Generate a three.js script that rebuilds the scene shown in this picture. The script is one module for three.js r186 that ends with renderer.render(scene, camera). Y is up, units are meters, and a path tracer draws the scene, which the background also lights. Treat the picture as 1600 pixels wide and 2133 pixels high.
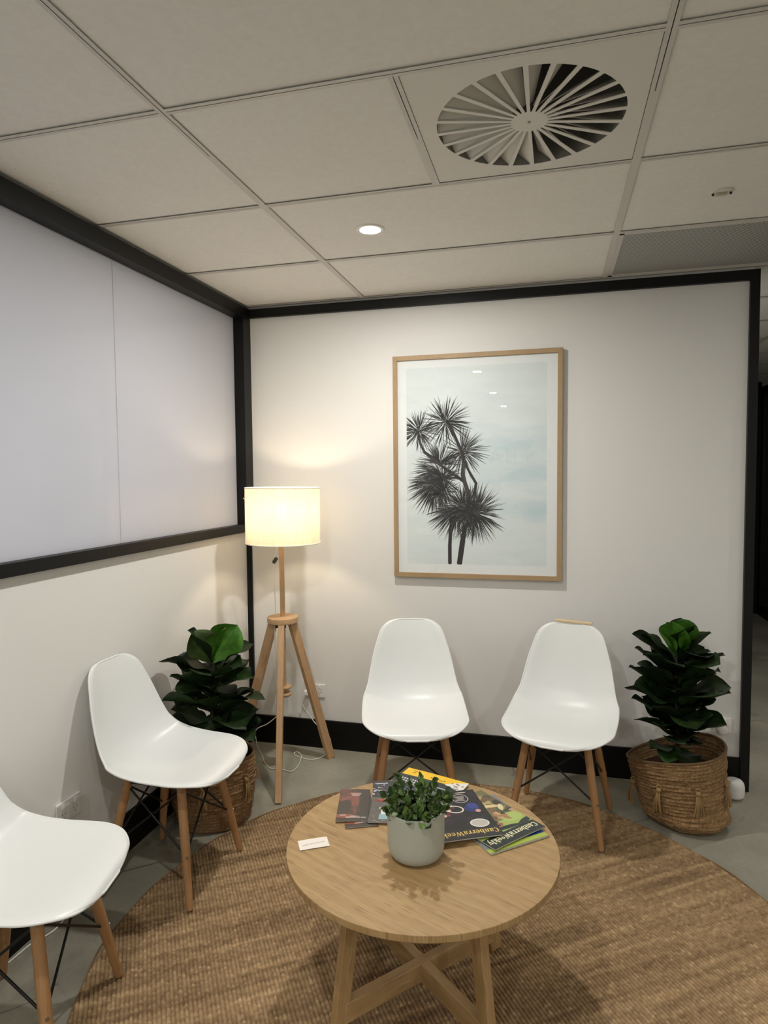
import * as THREE from 'three';
import { RoundedBoxGeometry } from 'three/addons/geometries/RoundedBoxGeometry.js';
import { mergeGeometries, mergeVertices } from 'three/addons/utils/BufferGeometryUtils.js';
import { RectAreaLightUniformsLib } from 'three/addons/lights/RectAreaLightUniformsLib.js';
import { FontLoader } from 'three/addons/loaders/FontLoader.js';
import { TextGeometry } from 'three/addons/geometries/TextGeometry.js';

// ---------------------------------------------------------------- camera, light, exposure
RectAreaLightUniformsLib.init();
const scene = new THREE.Scene();
scene.background = new THREE.Color(0x000000);
const camera = new THREE.PerspectiveCamera(76.58, 1600 / 2133, 0.05, 60);
camera.position.set(1.6563, 1.5036, 3.3188);
camera.rotation.set(-0.0569, 0.2539, -0.0096, 'YXZ');
const renderer = new THREE.WebGLRenderer({ antialias: true });
renderer.toneMapping = THREE.LinearToneMapping;
renderer.toneMappingExposure = 1.06;
renderer.shadowMap.enabled = true;

const DOWN = 1000, DOWN_COLOR = new THREE.Color().setRGB(1.0, 0.975, 0.93);      // radiance of a downlight's lens
const BEYOND = 15, BEYOND_COLOR = new THREE.Color().setRGB(0.93, 0.955, 1.0);    // ceiling panel of the room behind the frosted glass
const BULB = 0.33, BULB_COLOR = new THREE.Color().setRGB(1.0, 0.80, 0.55);      // bulb in the floor lamp

// ---------------------------------------------------------------- helpers
let seed = 20240611;
const rnd = () => { seed = (seed * 1664525 + 1013904223) >>> 0; return seed / 4294967296; };
const rr = (a, b) => a + (b - a) * rnd();
const V = (x, y, z) => new THREE.Vector3(x, y, z);
const lerp = (a, b, t) => a + (b - a) * t;
const clamp = (x, a = 0, b = 1) => Math.min(b, Math.max(a, x));
const used = new Map();
function numbered(name) {
  const n = used.get(name) ?? 0; used.set(name, n + 1);
  return n ? `${name}_${String(n).padStart(3, '0')}` : name;
}
function shade(o) { o.traverse((c) => { if (c.isMesh) { c.castShadow = true; c.receiveShadow = true; } }); return o; }
function part(name, geometry, material, parent, label) {
  const m = new THREE.Mesh(geometry, material); m.name = name; m.castShadow = m.receiveShadow = true;
  if (label) m.userData.label = label;
  parent.add(m); return m;
}
function thing(name, label, category, [x, y, z] = [0, 0, 0], turn = 0, group) {
  const o = new THREE.Group(); o.name = numbered(name); o.position.set(x, y, z); o.rotation.y = turn;
  o.userData = { label, category }; if (group) o.userData.group = group;
  scene.add(o); return o;
}
function solo(name, geometry, material, label, category, group) {
  const m = part(numbered(name), geometry, material, scene); m.userData = { label, category }; if (group) m.userData.group = group; return m;
}
function struct(name, geometry, material, label, category) {
  const m = part(name, geometry, material, scene); m.userData = { kind: 'structure', label, category }; return m;
}
function structGroup(name, label, category) {
  const o = new THREE.Group(); o.name = name; o.userData = { kind: 'structure', label, category }; scene.add(o); return o;
}
// a box from its corners, uv in metres
function bx(x0, y0, z0, x1, y1, z1) {
  const g = new THREE.BoxGeometry(x1 - x0, y1 - y0, z1 - z0); g.translate((x0 + x1) / 2, (y0 + y1) / 2, (z0 + z1) / 2);
  return boxUV(g);
}
function boxUV(g) {
  const p = g.attributes.position, n = g.attributes.normal, uv = new Float32Array(p.count * 2);
  for (let i = 0; i < p.count; i++) {
    const ax = Math.abs(n.getX(i)), ay = Math.abs(n.getY(i)), az = Math.abs(n.getZ(i));
    const [u, v] = ax > ay && ax > az ? [p.getZ(i), p.getY(i)] : ay > az ? [p.getX(i), p.getZ(i)] : [p.getX(i), p.getY(i)];
    uv[2 * i] = u; uv[2 * i + 1] = v;
  }
  g.setAttribute('uv', new THREE.BufferAttribute(uv, 2)); return g;
}
const plain = (g) => { const q = g.index ? g.toNonIndexed() : g; for (const k of Object.keys(q.attributes)) if (!['position', 'normal', 'uv'].includes(k)) q.deleteAttribute(k); return q; };
const merge = (list) => mergeGeometries(list.map(plain));
// tapered round bar between two points, uv in metres along v
function bar(a, b, ra, rb = ra, seg = 14) {
  const d = b.clone().sub(a), L = d.length();
  const g = new THREE.CylinderGeometry(rb, ra, L, seg, 1);
  const uv = g.attributes.uv; for (let i = 0; i < uv.count; i++) uv.setXY(i, uv.getX(i) * ra * 6.28, uv.getY(i) * L);
  g.translate(0, L / 2, 0);
  g.applyQuaternion(new THREE.Quaternion().setFromUnitVectors(V(0, 1, 0), d.normalize())); g.translate(a.x, a.y, a.z);
  return g;
}
// rectangular bar between two points; w across (horizontal), t the other way
function beam(a, b, w, t, roundness = 0.002) {
  const d = b.clone().sub(a), L = d.length(), y = d.clone().normalize();
  let x = V(0, 1, 0).cross(y); if (x.length() < 1e-3) x = V(1, 0, 0); x.normalize();
  const z = x.clone().cross(y).normalize();
  const g = new RoundedBoxGeometry(w, L, t, 2, roundness);
  g.translate(0, L / 2, 0);
  const uv = g.attributes.uv, p = g.attributes.position;
  for (let i = 0; i < uv.count; i++) uv.setXY(i, p.getX(i) + p.getZ(i), p.getY(i));
  g.applyMatrix4(new THREE.Matrix4().makeBasis(x, y, z)); g.translate(a.x, a.y, a.z);
  return g;
}
function tube(points, r, seg = 60, rad = 8, closed = false) {
  return new THREE.TubeGeometry(new THREE.CatmullRomCurve3(points, closed, 'catmullrom', 0.5), seg, r, rad, closed);
}
// ---- textures
function lattice(n, s) { const a = new Float32Array(n * n); let q = s >>> 0; for (let i = 0; i < n * n; i++) { q = (q * 1664525 + 1013904223) >>> 0; a[i] = q / 4294967296; } return a; }
const lat = new Map();
function noise(x, y, px, py, s) { // tileable value noise of px by py cells over the unit square
  const key = s; if (!lat.has(key)) lat.set(key, lattice(256, s * 7919 + 13)); const L = lat.get(key);
  x *= px; y *= py; const xi = Math.floor(x), yi = Math.floor(y), fx = x - xi, fy = y - yi;
  const sx = fx * fx * (3 - 2 * fx), sy = fy * fy * (3 - 2 * fy);
  const at = (i, j) => L[(((j % py) + py) % py % 256) * 256 + (((i % px) + px) % px % 256)];
  return lerp(lerp(at(xi, yi), at(xi + 1, yi), sx), lerp(at(xi, yi + 1), at(xi + 1, yi + 1), sx), sy);
}
function fbm(x, y, p, s, o = 4) { let v = 0, a = 0.5, t = 0; for (let k = 0; k < o; k++) { v += a * noise(x, y, p << k, p << k, s + k); t += a; a *= 0.5; } return v / t; }
function dataTex(w, h, f, srgb) {
  const d = new Uint8Array(w * h * 4);
  for (let j = 0; j < h; j++) for (let i = 0; i < w; i++) {
    const c = f((i + 0.5) / w, (j + 0.5) / h), k = 4 * (j * w + i);
    for (let m = 0; m < 3; m++) d[k + m] = clamp(Array.isArray(c) ? c[m] : c) * 255; d[k + 3] = 255;
  }
  const t = new THREE.DataTexture(d, w, h); t.wrapS = t.wrapT = THREE.RepeatWrapping; t.magFilter = THREE.LinearFilter; t.minFilter = THREE.LinearMipmapLinearFilter; t.generateMipmaps = true;
  if (srgb) t.colorSpace = THREE.SRGBColorSpace; t.needsUpdate = true; return t;
}
const mixc = (a, b, t) => [lerp(a[0], b[0], t), lerp(a[1], b[1], t), lerp(a[2], b[2], t)];
const hexc = (h) => [(h >> 16 & 255) / 255, (h >> 8 & 255) / 255, (h & 255) / 255];
const std = (o) => new THREE.MeshStandardMaterial(o);
const phys = (o) => new THREE.MeshPhysicalMaterial(o);
function rep(t, x, y) { const c = t.clone(); c.repeat.set(x, y); c.needsUpdate = true; return c; }

// wood with grain along v (metres); one texture covers 0.3 m across and 1.2 m along
function woodTex(light, mid, dark, s, cathedral = 0.5) {
  return dataTex(512, 1024, (u, v) => {
    const warp = (fbm(u, v, 3, s, 3) - 0.5) * cathedral;
    const lines = noise(u + warp * 0.5, v * 0.5, 64, 2, s + 11);
    const rings = 0.5 + 0.5 * Math.sin((u * 9 + warp * 3 + fbm(u, v, 2, s + 5, 2) * 2) * 6.283);
    const pores = noise(u, v, 200, 24, s + 21);
    const patch = fbm(u, v, 2, s + 31, 3);
    let c = mixc(light, mid, clamp(0.25 + 0.35 * lines + 0.3 * rings * cathedral + 0.5 * (patch - 0.5)));
    if (pores > 0.66) c = mixc(c, dark, (pores - 0.66) * 1.7 * (0.4 + patch));
    return c;
  }, true);
}
// ---------------------------------------------------------------- materials
const fineBump = dataTex(256, 256, (u, v) => fbm(u, v, 32, 3, 3));
const paint = std({ color: 0xe0dfdb, roughness: 0.62, bumpMap: rep(fineBump, 2, 2), bumpScale: 0.0003 });
const tileTex = dataTex(256, 256, (u, v) => { const n = 0.95 + 0.03 * fbm(u, v, 48, 41, 3) + 0.01 * fbm(u, v, 8, 47, 3); return [n, n * 0.995, n * 0.985]; }, true);
const tileMat = std({ color: 0xf0efec, map: rep(tileTex, 1.6, 1.6), roughness: 0.85, bumpMap: rep(fineBump, 5, 5), bumpScale: 0.0006 });
const teeMat = std({ color: 0xd0ccc6, roughness: 0.5 });
const blackMetal = phys({ color: 0x090909, roughness: 0.45, specularIntensity: 0.6 });
const blackPaint = phys({ color: 0x060605, roughness: 0.5, specularIntensity: 0.5 });
const concreteTex = dataTex(1024, 1024, (u, v) => {
  const a = fbm(u, v, 4, 51, 5), b = fbm(u, v, 12, 57, 4), c = fbm(u, v, 3, 63, 3), f = noise(u, v, 250, 250, 71);
  let k = 0.80 + 0.36 * (a - 0.5) + 0.20 * (b - 0.5) + 0.04 * (f - 0.5);
  const crack = Math.abs(fbm(u, v, 5, 83, 4) - 0.5); if (crack < 0.006 && c > 0.5) k *= 0.82;
  const blot = fbm(u, v, 7, 91, 4); if (blot > 0.62) k *= 1 - (blot - 0.62) * 1.2;
  return [k * 0.70, k * 0.682, k * 0.61];
}, true);
const concreteRough = dataTex(256, 256, (u, v) => 0.42 + 0.25 * fbm(u, v, 6, 97, 4));
const floorMat = std({ map: rep(concreteTex, 1 / 3, 1 / 3), roughnessMap: rep(concreteRough, 1 / 2, 1 / 2), roughness: 0.9 });
const oakTex = woodTex(hexc(0xcdb287), hexc(0xae8f62), hexc(0x77593a), 101, 0.9);
const oak = std({ map: rep(oakTex, 1 / 0.35, 1 / 1.1), roughness: 0.5, bumpMap: rep(oakTex, 1 / 0.35, 1 / 1.1), bumpScale: 0.0004, color: 0xe6dfd4 });
const beechTex = woodTex(hexc(0xc9a67e), hexc(0xb8926a), hexc(0x93704c), 131, 0.3);
const beech = std({ map: rep(beechTex, 3, 1), roughness: 0.5 });
const legWood = std({ map: rep(beechTex, 5, 1.3), color: 0xd9cab8, roughness: 0.48 });
const frameTex = woodTex(hexc(0xbfa684), hexc(0xae9470), hexc(0x8c7352), 151, 0.3);
const frameWood = std({ map: rep(frameTex, 4, 1), color: 0xe8e2d8, roughness: 0.55 });
const shellMat = phys({ color: 0xe2e4e2, roughness: 0.38, clearcoat: 0.12, clearcoatRoughness: 0.3 });
const steel = std({ color: 0x9a958c, roughness: 0.35, metalness: 0.9 });
const rodMat = std({ color: 0x0b0a0a, roughness: 0.4, metalness: 0.3 });
const whitePlastic = phys({ color: 0xe9e7e2, roughness: 0.35 });
const cordMat = std({ color: 0xe6e0d4, roughness: 0.6 });

// ---------------------------------------------------------------- structure
const H = 2.4275, XR = 6.7, XP = 3.76, ZB = 6.3, ZF = -4.25, XA = 0.6932, Z3 = 0.6095;
struct('floor', bx(-4.2, -0.12, ZF - 0.1, XR + 0.1, 0, ZB + 0.1), floorMat, 'grey polished concrete floor with faint stains', 'floor');
// back wall with its black edging
struct('wall_back', bx(0, 0, -0.11, 2.54, H + 0.05, 0), paint, 'white painted wall that carries the framed picture', 'wall');
struct('baseboard_back', bx(0, 0, -0.005, 2.54, 0.155, 0.014), blackPaint, 'black skirting board along the foot of the picture wall', 'skirting');
struct('trim_1', bx(0, 2.366, -0.112, 2.558, 2.412, 0.022), blackMetal, 'black rail along the top of the picture wall', 'trim');
struct('trim_2', bx(2.519, 0, -0.112, 2.558, 2.366, 0.022), blackMetal, 'black post closing the right end of the picture wall', 'trim');
struct('trim_3', bx(0.0, 0, -0.004, 0.03, 1.196, 0.012), blackMetal, 'thin black strip in the corner below the window rail', 'trim');
// left wall: solid below, frosted glass above in a black frame
struct('wall_left', merge([bx(-0.1, 0, -0.11, 0, 1.2, ZB), bx(-0.1, 2.37, -0.11, 0, H + 0.05, ZB), bx(-0.1, 1.2, 3.6, 0, 2.37, ZB), bx(-0.1, 1.2, -0.11, 0, 2.37, 0.02)]), paint, 'white wall on the left under the frosted glazing', 'wall');
struct('baseboard_left', bx(-0.005, 0, 0.014, 0.014, 0.155, ZB), blackPaint, 'black skirting board along the foot of the left wall', 'skirting');
const win = structGroup('window_1', 'band of frosted glass in a black frame over the left wall', 'window');
part('rail', bx(-0.06, 1.198, 0.0, 0.03, 1.241, ZB), blackMetal, win, 'black sill rail');
part('rail', bx(-0.06, 2.356, 0.0, 0.045, H - 0.012, ZB), blackMetal, win, 'black head rail');
part('stile', bx(-0.06, 1.241, 0.0, 0.045, 2.356, 0.085), blackMetal, win, 'black corner post');
part('stile', bx(-0.06, 1.243, 3.56, 0.03, 2.362, 3.62), blackMetal, win);
const frosted = phys({ color: 0xdedee3, roughness: 0.97, transmission: 0.55, thickness: 0, clearcoat: 1, clearcoatRoughness: 0.06, ior: 1.45 });
for (const [a, b] of [[0.08, 1.078], [1.082, 2.32], [2.324, 3.57]]) part('pane', bx(-0.022, 1.24, a, -0.014, 2.365, b), frosted, win);
// the rest of the room behind the camera, and the passage to the right
struct('wall_rear', bx(-0.1, 0, ZB, XR + 0.1, H + 0.05, ZB + 0.1), paint, 'white wall at the far end of the room behind the viewer', 'wall');
const greenGlass = phys({ color: 0x3a4a3c, roughness: 0.08, metalness: 0 });
const part1 = structGroup('partition', 'black framed dark green glazed partition along the passage', 'partition');
for (let k = 0; k < 2; k++) {
  const z0 = ZF + 0.02 + k * 1.25;
  part('glass', bx(XP + 0.03, 0.1, z0 + 0.06, XP + 0.05, 2.32, z0 + 1.23), greenGlass, part1);
  part('post', bx(XP, 0, z0 - 0.02, XP + 0.09, 2.38, z0 + 0.06), blackMetal, part1);
}
part('post', bx(XP, 0, -1.75, XP + 0.09, 2.38, -1.67), blackMetal, part1);
part('rail', bx(XP, 0, ZF, XP + 0.09, 0.1, -1.67), blackMetal, part1);
part('rail', bx(XP, 2.3, ZF, XP + 0.09, 2.38, -1.67), blackMetal, part1);
part('bulkhead', bx(XP, 2.38, ZF, XP + 0.09, H + 0.05, -1.67), paint, part1);
struct('wall_right', bx(XR, 0, ZF, XR + 0.1, H + 0.05, ZB), paint, 'white wall on the far right side of the open office', 'wall');
struct('wall_front', bx(2.3, 0, ZF - 0.1, XR + 0.1, H + 0.05, ZF), blackPaint, 'black wall closing the far end of the passage', 'wall');
struct('wall_passage', bx(2.34, 0, ZF, 2.44, H + 0.05, -0.11), paint, 'white wall of the passage behind the picture wall', 'wall');

// suspended ceiling: tees and lay-in tiles
const ceiling = structGroup('ceiling', 'suspended ceiling of white square edged tiles in a grey grid', 'ceiling');
{
  const xs = [0, XA, XA + 1.2, XA + 2.4, XA + 3.6, XA + 4.8, XR], zs = [];
  for (let z = Z3 - 0.6 * 8; z < ZB; z += 0.6) zs.push(z);
  const zAll = [ZF, ...zs.filter((z) => z > ZF + 0.05 && z < ZB - 0.05), ZB];
  const T = 0.012; // half the tee
  for (let j = 0; j + 1 < zAll.length; j++) for (let i = 0; i + 1 < xs.length; i++) {
    let z0 = zAll[j]; const z1 = zAll[j + 1]; let x0 = xs[i], x1 = xs[i + 1];
    if (z1 < 0.02 && x1 < 2.35) continue;
    if (z1 < 0.3 && z1 > 0 && x1 < 2.35) z0 = 0;
    if (z0 < 0.02 && z1 > 0.3 && x1 < 2.0) z0 = 0.0;
    if (z1 < 0.02 && x0 < 2.34) x0 = 2.44;
    const diff = Math.abs(z0 - (Z3 + 0.6)) < 0.01 && i === 1, gril = Math.abs(z1 - Z3) < 0.01 && i === 2;
    if (gril) continue;
    if (diff) x1 = XA + 0.6;
    if (x1 - x0 < 0.05 || z1 - z0 < 0.05) continue;
    part('ceiling_tile', bx(x0 + 0.002, H + 0.0045, z0 + 0.002, x1 - 0.002, H + 0.02, z1 - 0.002), tileMat, ceiling);
  }
  for (const x of xs.slice(1, -1)) part('main_tee', merge([bx(x - T, H, x > 2.5 ? ZF : 0, x + T, H + 0.0012, ZB), bx(x - 0.001, H, x > 2.5 ? ZF : 0, x + 0.001, H + 0.04, ZB)]), teeMat, ceiling);
  const bays = xs.slice(0, -1).map((x, i) => [x, xs[i + 1]]);
  for (const z of zAll.slice(1, -1)) for (const [a, b] of bays) {
    if (z < 0.02 && b < 2.35) continue;
    const a2 = z < 0.02 && a < 2.44 ? 2.44 : a;
    part('cross_tee', merge([bx(a2 + T, H, z - T, b - T, H + 0.0011, z + T), bx(a2 + T, H, z - 0.001, b - T, H + 0.04, z + 0.001)]), teeMat, ceiling);
  }
  part('cross_tee', merge([bx(XA + 0.6 - T, H, Z3 + 0.6 + T, XA + 0.6 + T, H + 0.0011, Z3 + 1.2 - T), bx(XA + 0.599, H, Z3 + 0.6 + T, XA + 0.601, H + 0.04, Z3 + 1.2 - T)]), teeMat, ceiling);
  part('wall_angle', bx(0, H - 0.0005, 0, 2.56, H + 0.0012, 0.024), teeMat, ceiling);
  part('wall_angle', bx(0, H - 0.0005, 0, 0.024, H + 0.0012, ZB), teeMat, ceiling);
  part('slab', bx(-4.2, H + 0.60, ZF - 0.1, XR + 0.1, H + 0.7, ZB + 0.1), std({ color: 0x2a2927, roughness: 0.9 }), ceiling);
}
// the lit room on the other side of the frosted glass
{
  const g = structGroup('wall_beyond', 'white walls of the lit room behind the frosted glass', 'wall');
  part('wall', bx(-4.2, 0, -3.6, -4.1, H + 0.05, 4.7), paint, g); part('wall', bx(-4.2, 0, -3.7, 0, H + 0.05, -3.6), paint, g); part('wall', bx(-0.1, 0, -3.6, 0, H + 0.05, -0.11), paint, g);
  part('wall', bx(-4.2, 0, 4.6, -0.1, H + 0.05, 4.7), paint, g); part('ceiling', bx(-4.2, H + 0.005, -3.7, -0.1, H + 0.04, 4.7), tileMat, g);
  const t = thing('ceiling_panel_light', 'white light panel on the ceiling behind the frosted glass', 'light', [-1.5, H, 1.9]);
  part('frame', bx(-0.32, -0.02, -0.92, 0.32, 0, 0.92), whitePlastic, t);
  part('light_diffuser', bx(-0.3, -0.024, -0.9, 0.3, -0.02, 0.9), std({ color: 0xffffff, emissive: BEYOND_COLOR, emissiveIntensity: 1.5 }), t);
  const L = new THREE.RectAreaLight(BEYOND_COLOR, BEYOND, 0.6, 1.8); L.position.set(-1.5, H - 0.03, 1.9); L.lookAt(-1.5, 0, 1.9); scene.add(L);
}

// ---------------------------------------------------------------- ceiling fittings
function downlight(x, z, label, share = 1) {
  const t = thing('downlight', label, 'downlight', [x, H + 0.005, z], 0, 'round recessed downlights');
  const ring = new THREE.LatheGeometry([[0.038, 0.0], [0.04, -0.004], [0.05, -0.005], [0.055, -0.003], [0.056, 0]].map((p) => new THREE.Vector2(...p)), 48);
  part('trim_ring', ring, whitePlastic, t);
  const lens = new THREE.CylinderGeometry(0.04, 0.04, 0.003, 40); lens.translate(0, -0.0025, 0);
  part('light_lens', lens, std({ color: 0xffffff, emissive: 0xfff4e0, emissiveIntensity: 9 }), t, 'glowing white lens');
  const L = new THREE.RectAreaLight(DOWN_COLOR, DOWN * share, 0.07, 0.07); L.position.set(x, H - 0.0015, z); L.lookAt(x, 0, z); scene.add(L);
}
downlight(0.985, 0.9, 'glowing round downlight in the ceiling above the lamp corner', 1.2);
downlight(0.995, 2.67, 'round downlight over the viewer, nearest of those mirrored in the picture glass');
downlight(1.0, 4.25, 'round downlight behind the viewer, middle one mirrored in the picture glass', 0.8);
downlight(1.01, 5.78, 'round downlight behind the viewer, farthest one mirrored in the picture glass', 0.5);
downlight(3.0, 4.0, 'round downlight on the right, midway to the rear wall');
downlight(3.0, 5.6, 'round downlight on the right by the rear wall', 0.45);
downlight(5.0, 0.9, 'round downlight far right in the open office, nearest the passage', 0.8);
downlight(5.0, 2.67, 'round downlight far right in the open office, second from the passage', 0.8);
downlight(5.0, 4.25, 'round downlight far right in the open office, by the rear corner', 0.6);
downlight(3.2, -0.6, 'round downlight at the mouth of the passage beyond the picture wall', 0.7);

// swirl diffuser in its square tile
{
  const cx = 1.593, cz = 1.511, R = 0.243;
  const t = thing('swirl_diffuser', 'white round swirl air vent with radial blades in the ceiling', 'air vent', [cx, H + 0.002, cz]);
  const sh = new THREE.Shape(); sh.moveTo(-0.287, -0.287); sh.lineTo(0.287, -0.287); sh.lineTo(0.287, 0.287); sh.lineTo(-0.287, 0.287); sh.closePath();
  const N = 24, inner = 0.048, gapIn = 0.0042;
  for (let k = 0; k < N; k++) { // slots between flat radial ribs
    const a0 = (k / N) * Math.PI * 2, a1 = ((k + 1) / N) * Math.PI * 2, h = new THREE.Path();
    const ho = 0.0065 / R, hi = gapIn / inner;
    const pts = []; for (let q = 0; q <= 6; q++) { const a = lerp(a0 + ho, a1 - ho, q / 6); pts.push([R * Math.cos(a), R * Math.sin(a)]); }
    pts.push([inner * Math.cos(a1 - hi), inner * Math.sin(a1 - hi)], [inner * Math.cos(a0 + hi), inner * Math.sin(a0 + hi)]);
    h.moveTo(...pts[0]); pts.slice(1).forEach((p) => h.lineTo(...p)); h.closePath(); sh.holes.push(h);
  }
  const face = new THREE.ExtrudeGeometry(sh, { depth: 0.002, bevelEnabled: false }); face.rotateX(-Math.PI / 2);
  const vent = std({ color: 0xdcd9d1, roughness: 0.55 });
  part('face_plate', boxUV(face), vent, t);
  for (let k = 0; k < N; k++) { // angled blade behind each slot
    const b = new THREE.BoxGeometry(R - inner, 0.0012, 0.058);
    const p = b.attributes.position;
    for (let i = 0; i < p.count; i++) { const f = (p.getX(i) + (R - inner) / 2) / (R - inner); p.setZ(i, p.getZ(i) * lerp(0.30, 1, f)); }
    b.translate(0, 0, 0.0); b.rotateX(0.72); b.translate((R + inner) / 2, 0.021, 0); b.rotateY(((k + 0.38) / N) * Math.PI * 2); b.computeVertexNormals();
    part('blade', b, vent, t);
  }
  const ductMat = std({ color: 0x8f8d88, roughness: 0.6, side: THREE.DoubleSide });
  part('duct', new THREE.CylinderGeometry(R + 0.004, R + 0.004, 0.46, 64, 1, true).translate(0, 0.235, 0), ductMat, t);
  part('duct_top', new THREE.CylinderGeometry(R + 0.004, R + 0.004, 0.004, 64).translate(0, 0.466, 0), ductMat, t);
  part('screw', new THREE.CylinderGeometry(0.004, 0.004, 0.003, 12).translate(0, -0.001, 0), steel, t);
}
// perforated return air grille
{
  const t = thing('return_air_grille', 'grey perforated return air grille beside the black wall top', 'vent grille', [0, H, 0]);
  const x0 = 1.897, x1 = 3.089, z0 = 0.004, z1 = 0.606, w = 0.027;
  part('frame', merge([bx(x0, 0.0013, z1 - w, x1, 0.03, z1), bx(x0, 0.0013, z0, x1, 0.03, z0 + 0.04), bx(x0, 0.0013, z0, x0 + w, 0.03, z1), bx(x1 - w, 0.0013, z0, x1, 0.03, z1)]), teeMat, t);
  const dot = dataTex(128, 128, (u, v) => { const d = (a, b) => Math.hypot(u - a, v - b); const m = Math.min(d(0.5, 0.5), d(0, 0), d(1, 0), d(0, 1), d(1, 1)); const k = clamp((m - 0.20) / 0.05); return mixc([0.27, 0.27, 0.26], [0.73, 0.735, 0.72], k); }, true);
  part('perforated_sheet', bx(x0 + w, 0.004, z0 + 0.035, x1 - w, 0.006, z1 - w), std({ map: rep(dot, 1 / 0.014, 1 / 0.014), roughness: 0.6 }), t, 'grey sheet of tiny holes');
}
// detector base
{
  const t = thing('detector_base', 'small round white sensor base with two dark screws on the ceiling', 'sensor', [2.197, H + 0.005, 0.897]);
  part('rim', new THREE.LatheGeometry([[0.0, -0.004], [0.026, -0.004], [0.03, -0.006], [0.034, -0.005], [0.036, 0]].map((p) => new THREE.Vector2(...p)), 40), tileMat, t);
  part('contact_plate', bx(-0.016, -0.010, -0.006, 0.016, -0.004, 0.006), std({ color: 0xb3a78e, roughness: 0.6 }), t, 'brownish contact plate');
  for (const s of [-1, 1]) part('screw', new THREE.SphereGeometry(0.0045, 10, 8).translate(s * 0.027, -0.008, 0), std({ color: 0x2a2620, roughness: 0.5 }), t);
}

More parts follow.
